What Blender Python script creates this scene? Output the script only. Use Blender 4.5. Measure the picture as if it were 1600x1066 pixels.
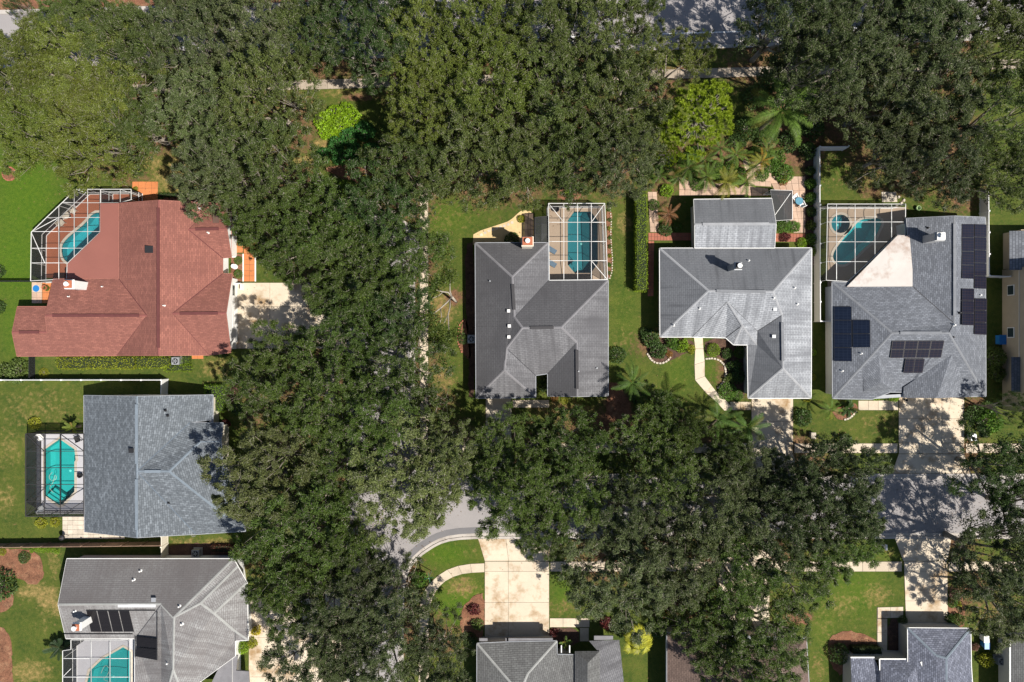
import bpy, math, random
import numpy as np
from mathutils import Vector, Matrix
from mathutils.geometry import tessellate_polygon

for o in list(bpy.data.objects):
    bpy.data.objects.remove(o, do_unlink=True)
SC = bpy.context.scene
COL = SC.collection
rnd = random.Random(7)

# ------------------------------------------------------------------ camera, sky, sun, exposure
CAMH = 90.0
MPP = 0.08                                   # metres per photo pixel at ground level
cam_d = bpy.data.cameras.new('camera')
cam = bpy.data.objects.new('camera', cam_d)
COL.objects.link(cam)
cam.location = (0, 0, CAMH)
cam.rotation_euler = (0, 0, 0)
cam_d.sensor_width = 36.0
cam_d.lens = 36.0 * CAMH / (1600 * MPP)
cam_d.clip_start = 1.0
cam_d.clip_end = 6000.0
SC.camera = cam

SUN_TO = Vector((0.60, -0.34, 1.0)).normalized()      # direction towards the sun
sun_el = math.asin(SUN_TO.z)
sun_az = math.atan2(SUN_TO.x, SUN_TO.y)
W = bpy.data.worlds.new('World')
SC.world = W
W.use_nodes = True
wn = W.node_tree.nodes
bg = wn['Background']
sky = wn.new('ShaderNodeTexSky')
sky.sky_type = 'NISHITA'
sky.sun_disc = False
sky.sun_elevation = sun_el
sky.sun_rotation = sun_az
W.node_tree.links.new(sky.outputs[0], bg.inputs[0])
bg.inputs[1].default_value = 0.074
sd = bpy.data.lights.new('sun', 'SUN')
sd.energy = 5.0
sd.angle = math.radians(0.5)
sd.color = (1.0, 0.95, 0.87)
sun = bpy.data.objects.new('sun', sd)
COL.objects.link(sun)
sun.rotation_euler = SUN_TO.to_track_quat('Z', 'Y').to_euler()
sun.location = (60, -34, 100)

SC.view_settings.view_transform = 'Standard'
SC.view_settings.look = 'None'
SC.view_settings.gamma = 1.0
SC.view_settings.use_curve_mapping = False
SC.view_settings.exposure = 0.55
SC.render.engine = 'CYCLES'
SC.cycles.max_bounces = 6
SC.cycles.diffuse_bounces = 3
SC.cycles.glossy_bounces = 2
SC.cycles.transparent_max_bounces = 12
SC.cycles.transmission_bounces = 2

# ------------------------------------------------------------------ helpers
def P(px, py, z=0.0):
    """Point at height z that stands on the sight line of photo pixel (px, py)."""
    k = MPP * (CAMH - z) / CAMH
    return Vector(((px - 800.0) * k, (533.0 - py) * k, z))

def empty(name, loc):
    o = bpy.data.objects.new(name, None)
    o.empty_display_size = 0.5
    o.location = loc
    COL.objects.link(o)
    return o

def tag(o, label=None, cat=None, group=None, kind=None):
    if label: o['label'] = label
    if cat: o['category'] = cat
    if group: o['group'] = group
    if kind: o['kind'] = kind
    return o

def thing(name, label, cat, loc, group=None):
    return tag(empty(name, loc), label, cat, group)

def world_loc(o):
    v = Vector((0, 0, 0))
    while o is not None:
        v = v + o.location
        o = o.parent
    return v

def mk(name, verts, faces, mat, parent=None, uvs=None, smooth=False, origin=None, midx=None):
    """One mesh object from world coordinates. mat: material or list."""
    if parent is not None:
        org = world_loc(parent)
    elif origin is not None:
        org = Vector(origin)
    else:
        xs = [v[0] for v in verts]; ys = [v[1] for v in verts]; zs = [v[2] for v in verts]
        org = Vector(((min(xs) + max(xs)) / 2, (min(ys) + max(ys)) / 2, min(zs)))
    me = bpy.data.meshes.new(name)
    me.from_pydata([tuple(Vector(v) - org) for v in verts], [], [tuple(f) for f in faces])
    for m in (mat if isinstance(mat, (list, tuple)) else [mat]):
        me.materials.append(m)
    if midx is not None:
        me.polygons.foreach_set('material_index', midx)
    if uvs is not None:
        uvl = me.uv_layers.new(name='UVMap')
        flat = []
        for p in me.polygons:
            for vi, li in zip(p.vertices, p.loop_indices):
                flat.append((li, uvs[p.index][list(p.vertices).index(vi)]))
        for li, uv in flat:
            uvl.data[li].uv = uv
    if smooth:
        me.polygons.foreach_set('use_smooth', [True] * len(me.polygons))
    me.update()
    o = bpy.data.objects.new(name, me)
    COL.objects.link(o)
    if parent is not None:
        o.parent = parent
    else:
        o.location = org
    return o

class MB:
    """collects simple shapes into one mesh"""
    def __init__(self):
        self.v = []; self.f = []; self.mi = []
    def add(self, v, f, mi=0):
        b = len(self.v)
        self.v += [Vector(x) for x in v]
        self.f += [[i + b for i in q] for q in f]
        self.mi += [mi] * len(f)
        return self
    def box(self, c, s, rz=0.0, mi=0):
        cx, cy, cz = c; sx, sy, sz = s[0] / 2, s[1] / 2, s[2] / 2
        ca, sa = math.cos(rz), math.sin(rz)
        vs = []
        for dz in (-sz, sz):
            for dx, dy in ((-sx, -sy), (sx, -sy), (sx, sy), (-sx, sy)):
                vs.append((cx + dx * ca - dy * sa, cy + dx * sa + dy * ca, cz + dz))
        return self.add(vs, [(3, 2, 1, 0), (4, 5, 6, 7), (0, 1, 5, 4), (1, 2, 6, 5), (2, 3, 7, 6), (3, 0, 4, 7)], mi)
    def bar(self, a, b, w, h=None, mi=0):
        a = Vector(a); b = Vector(b); h = h or w
        d = (b - a)
        if d.length < 1e-6: return self
        d.normalize()
        up = Vector((0, 0, 1)) if abs(d.z) < 0.95 else Vector((1, 0, 0))
        s = d.cross(up).normalized() * (w / 2)
        u = s.cross(d).normalized() * (h / 2)
        vs = [a - s - u, a + s - u, a + s + u, a - s + u, b - s - u, b + s - u, b + s + u, b - s + u]
        return self.add(vs, [(0, 1, 2, 3), (7, 6, 5, 4), (0, 4, 5, 1), (1, 5, 6, 2), (2, 6, 7, 3), (3, 7, 4, 0)], mi)
    def tube(self, pts, rads, n=6, mi=0, cap=True):
        pts = [Vector(p) for p in pts]
        b = len(self.v)
        rings = []
        for i, p in enumerate(pts):
            d = (pts[min(i + 1, len(pts) - 1)] - pts[max(i - 1, 0)]).normalized()
            up = Vector((0, 0, 1)) if abs(d.z) < 0.9 else Vector((1, 0, 0))
            s = d.cross(up).normalized(); u = s.cross(d).normalized()
            rings.append([p + (s * math.cos(2 * math.pi * k / n) + u * math.sin(2 * math.pi * k / n)) * rads[i] for k in range(n)])
        vs = [v for r in rings for v in r]
        fs = []
        for i in range(len(pts) - 1):
            for k in range(n):
                a0 = i * n + k; a1 = i * n + (k + 1) % n
                fs.append((a0, a1, a1 + n, a0 + n))
        if cap:
            fs.append(tuple(range(n))[::-1])
            fs.append(tuple((len(pts) - 1) * n + k for k in range(n)))
        return self.add(vs, fs, mi)
    def cyl(self, c, r, h, n=12, r2=None, mi=0):
        c = Vector(c)
        return self.tube([c, c + Vector((0, 0, h))], [r, r if r2 is None else r2], n, mi)
    def prism(self, poly, z0, z1, mi=0):
        """poly: list of (x, y) or Vectors; vertical prism"""
        n = len(poly)
        area = sum(poly[i][0] * poly[(i + 1) % n][1] - poly[(i + 1) % n][0] * poly[i][1] for i in range(n))
        if area < 0: poly = poly[::-1]
        vs = [(p[0], p[1], z0) for p in poly] + [(p[0], p[1], z1) for p in poly]
        tris = tessellate_polygon([[Vector((p[0], p[1], 0)) for p in poly]])
        fs = []
        for t in tris:
            a, b, c = t
            pa, pb, pc = poly[a], poly[b], poly[c]
            cr = (pb[0] - pa[0]) * (pc[1] - pa[1]) - (pb[1] - pa[1]) * (pc[0] - pa[0])
            t = (a, b, c) if cr > 0 else (a, c, b)
            fs.append((t[0] + n, t[1] + n, t[2] + n))
            fs.append((t[2], t[1], t[0]))
        for i in range(n):
            j = (i + 1) % n
            fs.append((i, j, j + n, i + n))
        return self.add(vs, fs, mi)
    def lathe(self, c, prof, n=16, mi=0):
        c = Vector(c)
        vs = []
        for r, z in prof:
            for k in range(n):
                a = 2 * math.pi * k / n
                vs.append(c + Vector((r * math.cos(a), r * math.sin(a), z)))
        fs = []
        for i in range(len(prof) - 1):
            for k in range(n):
                a0 = i * n + k; a1 = i * n + (k + 1) % n
                fs.append((a0, a1, a1 + n, a0 + n))
        fs.append(tuple((len(prof) - 1) * n + k for k in range(n)))
        return self.add(vs, fs, mi)
    def build(self, name, mat, parent=None, smooth=False, origin=None):
        return mk(name, self.v, self.f, mat, parent, smooth=smooth, origin=origin, midx=self.mi if isinstance(mat, (list, tuple)) else None)

# ------------------------------------------------------------------ materials
MATS = {}
def nodes_of(name):
    m = bpy.data.materials.new(name)
    m.use_nodes = True
    nt = m.node_tree
    return m, nt, nt.nodes, nt.links, nt.nodes['Principled BSDF']

def N(nt, t, **kw):
    n = nt.nodes.new(t)
    for k, v in kw.items():
        setattr(n, k, v)
    return n

def noise(nt, vec, scale, detail=3.0, rough=0.55):
    n = N(nt, 'ShaderNodeTexNoise')
    n.inputs['Scale'].default_value = scale
    n.inputs['Detail'].default_value = detail
    n.inputs['Roughness'].default_value = rough
    if vec is not None: nt.links.new(vec, n.inputs['Vector'])
    return n.outputs[0]

def ramp(nt, fac, a, b, lo=0.0, hi=1.0):
    n = N(nt, 'ShaderNodeMapRange')
    n.inputs[1].default_value = a; n.inputs[2].default_value = b
    n.inputs[3].default_value = lo; n.inputs[4].default_value = hi
    nt.links.new(fac, n.inputs[0])
    return n.outputs[0]

def mixc(nt, fac, a, b, mode='MIX'):
    n = N(nt, 'ShaderNodeMix', data_type='RGBA', blend_type=mode)
    for sock, val in ((n.inputs[0], fac), (n.inputs[6], a), (n.inputs[7], b)):
        if hasattr(val, 'links') or hasattr(val, 'node'):
            nt.links.new(val, sock)
        elif isinstance(val, (int, float)):
            sock.default_value = val
        else:
            sock.default_value = (val[0], val[1], val[2], 1)
    return n.outputs[2]

def math_(nt, op, a, b=None):
    n = N(nt, 'ShaderNodeMath', operation=op)
    for i, v in enumerate((a, b)):
        if v is None: continue
        if isinstance(v, (int, float)): n.inputs[i].default_value = v
        else: nt.links.new(v, n.inputs[i])
    return n.outputs[0]

def scl(c, k): return tuple(x * k for x in c)

def position(nt):
    return N(nt, 'ShaderNodeNewGeometry').outputs['Position']

def plain(name, col, rough=0.7, var=0.12, scale=1.2, fine=0.12, fscale=14.0, stain=None, stain_amt=0.5, stain_scale=0.35, metal=0.0, bump=0.0, spec=0.3, per_obj=0.0):
    """painted / cast surface: base colour, slow and fine mottling, optional stains with a shape of their own"""
    if name in MATS: return MATS[name]
    m, nt, nd, L, bs = nodes_of(name)
    pos = position(nt)
    n1 = noise(nt, pos, scale, 4)
    n2 = noise(nt, pos, fscale, 2)
    f = math_(nt, 'ADD', ramp(nt, n1, 0.25, 0.75, 1 - var, 1 + var), ramp(nt, n2, 0.25, 0.75, -fine, fine))
    c = mixc(nt, 1.0, col, (1, 1, 1), 'MULTIPLY')
    if stain:
        sn = noise(nt, pos, stain_scale, 6, 0.68)
        c = mixc(nt, ramp(nt, sn, 0.50, 0.68, 0, stain_amt), col, stain)
    if per_obj:
        oi = N(nt, 'ShaderNodeObjectInfo').outputs['Random']
        f = math_(nt, 'MULTIPLY', f, ramp(nt, oi, 0, 1, 1 - per_obj, 1 + per_obj))
    comb = N(nt, 'ShaderNodeCombineXYZ')
    for i in range(3): L.new(f, comb.inputs[i])
    c = mixc(nt, 1.0, c, comb.outputs[0], 'MULTIPLY')
    L.new(c, bs.inputs['Base Color'])
    bs.inputs['Roughness'].default_value = rough
    bs.inputs['Metallic'].default_value = metal
    bs.inputs['Specular IOR Level'].default_value = spec
    if bump:
        b = N(nt, 'ShaderNodeBump'); b.inputs['Strength'].default_value = bump; b.inputs['Distance'].default_value = 0.05
        L.new(n2, b.inputs['Height']); L.new(b.outputs[0], bs.inputs['Normal'])
    MATS[name] = m
    return m

def shingles(name, col, dark, blotch=0.35, row=0.2, width=0.45, streak=0.25, stain=None, contrast=0.28, big=0.5, tint=None, mort=0.5):
    m, nt, nd, L, bs = nodes_of(name)
    uv = N(nt, 'ShaderNodeUVMap').outputs[0]
    pos = position(nt)
    br = N(nt, 'ShaderNodeTexBrick')
    L.new(uv, br.inputs['Vector'])
    br.offset = 0.5
    br.inputs['Scale'].default_value = 1.0
    br.inputs['Brick Width'].default_value = width
    br.inputs['Row Height'].default_value = row
    br.inputs['Mortar Size'].default_value = 0.028
    br.inputs['Mortar Smooth'].default_value = 0.5
    br.inputs['Bias'].default_value = 0.0
    br.inputs['Color1'].default_value = (*scl(col, 1 - contrast), 1)
    br.inputs['Color2'].default_value = (*scl(col, 1 + contrast), 1)
    br.inputs['Mortar'].default_value = (*scl(dark, mort), 1)
    c = br.outputs['Color']
    # blend-colour blotches of the shingles
    n1 = noise(nt, uv, 2.2, 3, 0.6)
    c = mixc(nt, ramp(nt, n1, 0.4, 0.62, 0, blotch), c, dark)
    # age streaks running down the slope
    mp = N(nt, 'ShaderNodeMapping'); mp.inputs['Scale'].default_value = (1.6, 0.13, 1)
    L.new(uv, mp.inputs['Vector'])
    n2 = noise(nt, mp.outputs[0], 1.0, 4, 0.6)
    c = mixc(nt, ramp(nt, n2, 0.42, 0.66, 0, streak), c, scl(dark, 0.62))
    n3 = noise(nt, pos, 0.22, 5, 0.6)
    c = mixc(nt, ramp(nt, n3, 0.42, 0.66, 0, big), c, stain or scl(dark, 0.78))
    # darker tone over whole chosen slopes, thinner in streaks
    al = N(nt, 'ShaderNodeVertexColor'); al.layer_name = 'slope_dark'
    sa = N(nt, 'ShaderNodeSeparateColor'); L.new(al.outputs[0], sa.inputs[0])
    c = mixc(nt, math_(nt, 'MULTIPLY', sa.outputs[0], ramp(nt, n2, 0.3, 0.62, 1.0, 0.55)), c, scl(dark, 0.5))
    n4 = noise(nt, uv, 22, 2, 0.6)
    f = ramp(nt, n4, 0.3, 0.7, 0.82, 1.18)
    comb = N(nt, 'ShaderNodeCombineXYZ')
    for i in range(3): L.new(f, comb.inputs[i])
    c = mixc(nt, 1.0, c, comb.outputs[0], 'MULTIPLY')
    L.new(c, bs.inputs['Base Color'])
    bs.inputs['Roughness'].default_value = 0.92
    bs.inputs['Specular IOR Level'].default_value = 0.2
    b = N(nt, 'ShaderNodeBump'); b.inputs['Strength'].default_value = 0.35; b.inputs['Distance'].default_value = 0.03
    L.new(br.outputs['Fac'], b.inputs['Height']); b.invert = True
    L.new(b.outputs[0], bs.inputs['Normal'])
    return m

def leaf_material(name, trans=0.30, var=0.5, yellow=0.22):
    """leaf colour comes from the object colour; every leaf differs a little"""
    m, nt, nd, L, bs = nodes_of(name)
    oi = N(nt, 'ShaderNodeObjectInfo')
    isl = N(nt, 'ShaderNodeNewGeometry').outputs['Random Per Island']
    pos = position(nt)
    f = ramp(nt, isl, 0, 1, 1 - var, 1 + var)
    n1 = noise(nt, pos, 0.55, 3)
    f = math_(nt, 'MULTIPLY', f, ramp(nt, n1, 0.3, 0.7, 0.8, 1.2))
    comb = N(nt, 'ShaderNodeCombineXYZ')
    for i in range(3): L.new(f, comb.inputs[i])
    c = mixc(nt, 1.0, oi.outputs['Color'], comb.outputs[0], 'MULTIPLY')
    n2 = noise(nt, pos, 0.9, 2)
    yl = mixc(nt, 1.0, c, (1.6, 1.25, 0.6), 'MULTIPLY')
    c = mixc(nt, ramp(nt, n2, 0.5, 0.75, 0, yellow), c, yl)
    L.new(c, bs.inputs['Base Color'])
    bs.inputs['Roughness'].default_value = 0.5
    bs.inputs['Specular IOR Level'].default_value = 0.22
    tr = N(nt, 'ShaderNodeBsdfTranslucent')
    ct = mixc(nt, 1.0, c, (1.1, 1.25, 0.5), 'MULTIPLY')
    L.new(ct, tr.inputs['Color'])
    mx = N(nt, 'ShaderNodeMixShader'); mx.inputs[0].default_value = trans
    L.new(bs.outputs[0], mx.inputs[1]); L.new(tr.outputs[0], mx.inputs[2])
    L.new(mx.outputs[0], nd['Material Output'].inputs['Surface'])
    return m

def water_material(name, tint, rough=0.03):
    m, nt, nd, L, bs = nodes_of(name)
    nd.remove(bs)
    tr = N(nt, 'ShaderNodeBsdfTransparent'); tr.inputs[0].default_value = (*tint, 1)
    gl = N(nt, 'ShaderNodeBsdfGlossy'); gl.inputs['Roughness'].default_value = rough
    fr = N(nt, 'ShaderNodeFresnel'); fr.inputs[0].default_value = 1.33
    pos = position(nt)
    b = N(nt, 'ShaderNodeBump'); b.inputs['Strength'].default_value = 0.25; b.inputs['Distance'].default_value = 0.05
    L.new(noise(nt, pos, 3.0, 2), b.inputs['Height'])
    L.new(b.outputs[0], gl.inputs['Normal']); L.new(b.outputs[0], fr.inputs['Normal'])
    mx = N(nt, 'ShaderNodeMixShader')
    L.new(fr.outputs[0], mx.inputs[0]); L.new(tr.outputs[0], mx.inputs[1]); L.new(gl.outputs[0], mx.inputs[2])
    L.new(mx.outputs[0], nd['Material Output'].inputs['Surface'])
    return m

def screen_material(name, cover, col=(0.015, 0.016, 0.018)):
    m, nt, nd, L, bs = nodes_of(name)
    tr = N(nt, 'ShaderNodeBsdfTransparent')
    bs.inputs['Base Color'].default_value = (*col, 1); bs.inputs['Roughness'].default_value = 0.7
    mx = N(nt, 'ShaderNodeMixShader'); mx.inputs[0].default_value = cover
    L.new(tr.outputs[0], mx.inputs[1]); L.new(bs.outputs[0], mx.inputs[2])
    L.new(mx.outputs[0], nd['Material Output'].inputs['Surface'])
    return m

def glass_material(name):
    return plain(name, (0.03, 0.045, 0.05), 0.08, 0.1, 1, 0.02, spec=0.6)

M_white = plain('white_paint', (0.74, 0.73, 0.70), 0.5, 0.05, 2, 0.04)
M_cream = plain('cream_stucco', (0.62, 0.56, 0.46), 0.85, 0.06, 1.5, 0.06, bump=0.2)
M_beige = plain('beige_stucco', (0.42, 0.34, 0.24), 0.85, 0.07, 1.0, 0.06, bump=0.2)
M_greystucco = plain('grey_stucco', (0.36, 0.36, 0.36), 0.85, 0.07, 1.0, 0.06, bump=0.2)
M_conc = plain('concrete', (0.53, 0.45, 0.345), 0.9, 0.07, 0.5, 0.05, 9, stain=(0.28, 0.18, 0.09), stain_amt=1.0, stain_scale=0.33, per_obj=0.05)
M_walk = plain('walk_concrete', (0.49, 0.41, 0.31), 0.9, 0.08, 0.6, 0.06, 9, stain=(0.30, 0.25, 0.19), stain_amt=0.5, stain_scale=0.5, per_obj=0.08)
M_shadewalk = plain('shade_toned_walk_concrete', (0.33, 0.275, 0.215), 0.9, 0.1, 0.6, 0.06, 9, stain=(0.2, 0.16, 0.12), stain_amt=0.6, stain_scale=0.5, per_obj=0.1)  # walk concrete darkened, deep tree shade put into its colour
M_joint = plain('joint_sand', (0.10, 0.085, 0.065), 0.95)
M_kerb = plain('kerb_concrete', (0.40, 0.365, 0.33), 0.9, 0.1, 0.8, 0.06, stain=(0.22, 0.19, 0.16), stain_amt=0.6, stain_scale=0.6)
M_asph = plain('old_asphalt', (0.262, 0.244, 0.240), 0.92, 0.07, 0.3, 0.10, 18, stain=(0.19, 0.18, 0.185), stain_amt=0.6, stain_scale=0.2, bump=0.15)
M_asph2 = plain('patched_asphalt', (0.15, 0.145, 0.15), 0.92, 0.08, 0.5, 0.10, 18)
M_line = plain('road_paint', (0.62, 0.62, 0.62), 0.7, 0.12, 1.5, 0.1)
M_orange = plain('orange_paver', (0.48, 0.17, 0.06), 0.85, 0.1, 1.0, 0.07, 10, per_obj=0.06)
M_brick = plain('brick_paver', (0.30, 0.11, 0.07), 0.9, 0.14, 1.2, 0.1, 10, per_obj=0.16)
M_yellowpave = plain('yellow_paver', (0.50, 0.37, 0.19), 0.85, 0.12, 1.2, 0.08, 8, per_obj=0.1)
M_pinkpave = plain('pink_paver', (0.44, 0.31, 0.23), 0.9, 0.16, 0.7, 0.1, 8, stain=(0.30, 0.17, 0.11), stain_amt=0.6, per_obj=0.12)
M_redcoat = plain('red_deck_coating', (0.30, 0.10, 0.05), 0.8, 0.08, 0.6, 0.05)
M_tandeck = plain('tan_deck_coating', (0.36, 0.275, 0.20), 0.85, 0.06, 0.6, 0.05)
M_greydeck = plain('grey_deck_coating', (0.46, 0.45, 0.47), 0.85, 0.06, 0.6, 0.05)
M_mulch = plain('red_bark_mulch', (0.165, 0.075, 0.042), 0.95, 0.35, 1.2, 0.45, 9, stain=(0.26, 0.15, 0.085), stain_amt=0.7, stain_scale=0.9, bump=0.8)
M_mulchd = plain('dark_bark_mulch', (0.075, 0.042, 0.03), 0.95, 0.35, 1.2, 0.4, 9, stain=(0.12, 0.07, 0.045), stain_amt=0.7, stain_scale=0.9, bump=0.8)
M_bark = plain('oak_bark', (0.25, 0.215, 0.175), 0.95, 0.25, 1.0, 0.2, 8)
M_palebark = plain('pale_bark', (0.30, 0.265, 0.215), 0.95, 0.2, 1.0, 0.15, 8)
M_palmbark = plain('palm_bark', (0.20, 0.16, 0.12), 0.95, 0.2, 2.0, 0.15, 8)
M_dmetal = plain('bronze_aluminium', (0.035, 0.033, 0.032), 0.5, 0.05)
M_gmetal = plain('grey_metal', (0.36, 0.37, 0.38), 0.45, 0.08, metal=0.4)
M_black = plain('black_plastic', (0.02, 0.02, 0.022), 0.5, 0.05)
M_wood = plain('weathered_wood', (0.21, 0.135, 0.095), 0.9, 0.2, 1.5, 0.15, 12, per_obj=0.22)
M_stone = plain('pale_stone', (0.48, 0.42, 0.34), 0.9, 0.15, 2, 0.12, per_obj=0.12)
M_blue = plain('blue_plastic', (0.02, 0.16, 0.42), 0.4, 0.05)
M_aqua = plain('aqua_tile', (0.08, 0.22, 0.30), 0.4, 0.2, 4, 0.2)
M_terra = plain('terracotta', (0.36, 0.12, 0.06), 0.8, 0.1)
M_glass = glass_material('window_glass')
M_pvc = plain('white_vinyl', (0.70, 0.69, 0.68), 0.45, 0.04, 1, 0.03, per_obj=0.03)
M_leaf = leaf_material('oak_leaf')
M_leafs = leaf_material('shrub_leaf', 0.3, 0.4, 0.2)
M_screen_r = screen_material('insect_screen_roof', 0.26)
M_screen_w = screen_material('insect_screen_wall', 0.62)
M_screen_d = screen_material('insect_screen_dense', 0.76)
# ------------------------------------------------------------------ ground sheet
def ground_material():
    m, nt, nd, L, bs = nodes_of('lawn_and_soil')
    at = N(nt, 'ShaderNodeVertexColor'); at.layer_name = 'cover'
    sep = N(nt, 'ShaderNodeSeparateColor'); L.new(at.outputs[0], sep.inputs[0])
    pos = position(nt)
    a = noise(nt, pos, 0.33, 5, 0.62)
    b = noise(nt, pos, 2.2, 4, 0.65)
    g = mixc(nt, ramp(nt, a, 0.35, 0.66), (0.034, 0.060, 0.010), (0.072, 0.092, 0.016))
    g = mixc(nt, ramp(nt, b, 0.42, 0.75, 0, 0.6), g, (0.115, 0.112, 0.025))
    g = mixc(nt, sep.outputs[2], g, mixc(nt, ramp(nt, b, 0.3, 0.7), (0.042, 0.092, 0.007), (0.076, 0.126, 0.010)))
    e = noise(nt, pos, 1.6, 6, 0.72)
    def spread(ch):
        s = math_(nt, 'ADD', math_(nt, 'MULTIPLY', ch, 1.5), math_(nt, 'MULTIPLY', math_(nt, 'SUBTRACT', e, 0.5), 3.2))
        return ramp(nt, s, 0.35, 1.15)
    dry = mixc(nt, ramp(nt, b, 0.3, 0.7), (0.130, 0.112, 0.034), (0.30, 0.205, 0.080))
    g = mixc(nt, math_(nt, 'MULTIPLY', spread(sep.outputs[0]), ramp(nt, b, 0.25, 0.62, 0.35, 1.0)), g, dry)
    mul = mixc(nt, ramp(nt, b, 0.3, 0.7), (0.085, 0.048, 0.028), (0.20, 0.105, 0.060))
    g = mixc(nt, spread(sep.outputs[1]), g, mul)
    f1 = noise(nt, pos, 11, 3, 0.7)
    f = ramp(nt, f1, 0.25, 0.75, 0.52, 1.48)
    comb = N(nt, 'ShaderNodeCombineXYZ')
    for i in range(3): L.new(f, comb.inputs[i])
    g = mixc(nt, 1.0, g, comb.outputs[0], 'MULTIPLY')
    L.new(g, bs.inputs['Base Color'])
    bs.inputs['Roughness'].default_value = 0.95
    bs.inputs['Specular IOR Level'].default_value = 0.15
    bu = N(nt, 'ShaderNodeBump'); bu.inputs['Strength'].default_value = 0.6; bu.inputs['Distance'].default_value = 0.08
    L.new(f1, bu.inputs['Height']); L.new(bu.outputs[0], bs.inputs['Normal'])
    return m

# (px, py, rx, ry, dry, mulch, lush)
COVER = [
    (40, 320, 70, 110, 0, 0, 1), (25, 400, 60, 90, 0, 0, 1), (20, 500, 30, 70, 0, 0, .7),
    (285, 275, 48, 34, 1, 0, 0), (230, 255, 40, 14, .7, 0, 0), (320, 300, 20, 10, .5, .3, 0),
    (60, 640, 80, 40, .35, 0, 0), (10, 780, 20, 30, .45, 0, 0), (15, 700, 25, 40, .4, 0, 0), (60, 740, 30, 60, .2, 0, 0),
    (340, 575, 30, 25, .55, 0, 0), (400, 620, 30, 20, .5, .3, 0), (365, 615, 14, 20, 0, .9, 0),
    (75, 935, 20, 22, .9, .1, 0), (55, 925, 34, 14, .85, 0, 0), (85, 880, 12, 26, .5, .1, 0), (45, 1050, 40, 20, .7, 0, 0), (90, 950, 10, 14, 1, 0, 0),
    (70, 965, 14, 34, .3, 0, 0),
    (700, 340, 50, 30, .25, 0, .4), (690, 590, 25, 20, .7, .35, 0), (690, 480, 30, 30, .75, .3, 0), (710, 465, 16, 14, 0, 1, 0),
    (975, 350, 16, 20, .6, 0, 0), (978, 480, 20, 60, .15, 0, .25), (975, 530, 24, 30, .25, 0, 0),
    (540, 145, 40, 12, .55, 0, 0), (585, 145, 30, 12, .5, 0, 0), (560, 152, 30, 7, .2, .8, 0),
    (475, 250, 20, 8, 1, .2, 0), (502, 225, 12, 10, 1, .2, 0), (530, 285, 26, 18, 0, 0, .8),
    (1350, 280, 40, 24, .5, .3, 0), (1320, 260, 24, 20, 0, 0, .3), (1365, 300, 30, 12, .4, .7, 0), (1440, 320, 50, 16, .25, .2, 0),
    (1370, 660, 28, 20, .35, 0, 0), (1395, 660, 12, 26, .45, 0, 0), (1340, 680, 40, 15, .2, .1, 0),
    (700, 865, 40, 22, .12, 0, .8), (735, 865, 14, 10, .35, .1, 0), (722, 918, 26, 16, .75, .3, 0), (720, 945, 40, 40, 0, 0, .9),
    (880, 950, 26, 14, .4, .25, 0), (880, 925, 20, 30, 0, 0, .6),
    (1340, 925, 50, 45, .15, 0, .6), (1370, 930, 26, 22, .6, .05, 0), (1320, 945, 34, 26, .4, 0, 0), (1290, 975, 22, 60, .3, 0, .4),
    (1385, 855, 20, 16, .2, 0, .6), (1390, 862, 10, 8, .6, 0, 0), (1280, 1040, 14, 30, .4, .2, 0),
    (1060, 580, 26, 34, .1, 0, .4), (1110, 580, 16, 20, .1, 0, .4),
    (965, 630, 26, 24, 0, 1, 0), (950, 660, 34, 26, 0, .9, 0), (1100, 60, 20, 300, 0, 0, 0), (1130, 90, 60, 10, .4, .4, 0),
    (880, 640, 60, 14, .7, .4, 0), (870, 690, 40, 20, .4, .7, 0), (1060, 930, 50, 40, .2, .7, 0), (1245, 965, 26, 12, 0, 1, 0),
    (1500, 930, 16, 60, .1, .7, 0), (1560, 960, 40, 50, .5, .4, 0), (350, 330, 30, 30, 0, .5, 0), (1240, 220, 60, 60, 0, .9, 0), (1130, 250, 110, 40, 0, .8, 0),
    (1035, 300, 30, 40, 0, .6, 0), (1030, 540, 45, 24, 0, .8, 0), (1150, 580, 36, 50, 0, .8, 0), (640, 260, 60, 40, 0, .7, 0), (540, 268, 26, 12, 0, 1, 0),
    (1555, 570, 14, 40, 0, .4, 0), (580, 250, 40, 40, .2, .5, 0), (80, 8, 300, 12, 0, 1, 0), (400, 880, 40, 30, .2, .5, 0), (395, 640, 30, 40, 0, .6, 0),
    (340, 850, 30, 10, .8, 0, 0), (290, 848, 30, 10, .5, 0, 0),
]
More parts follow.
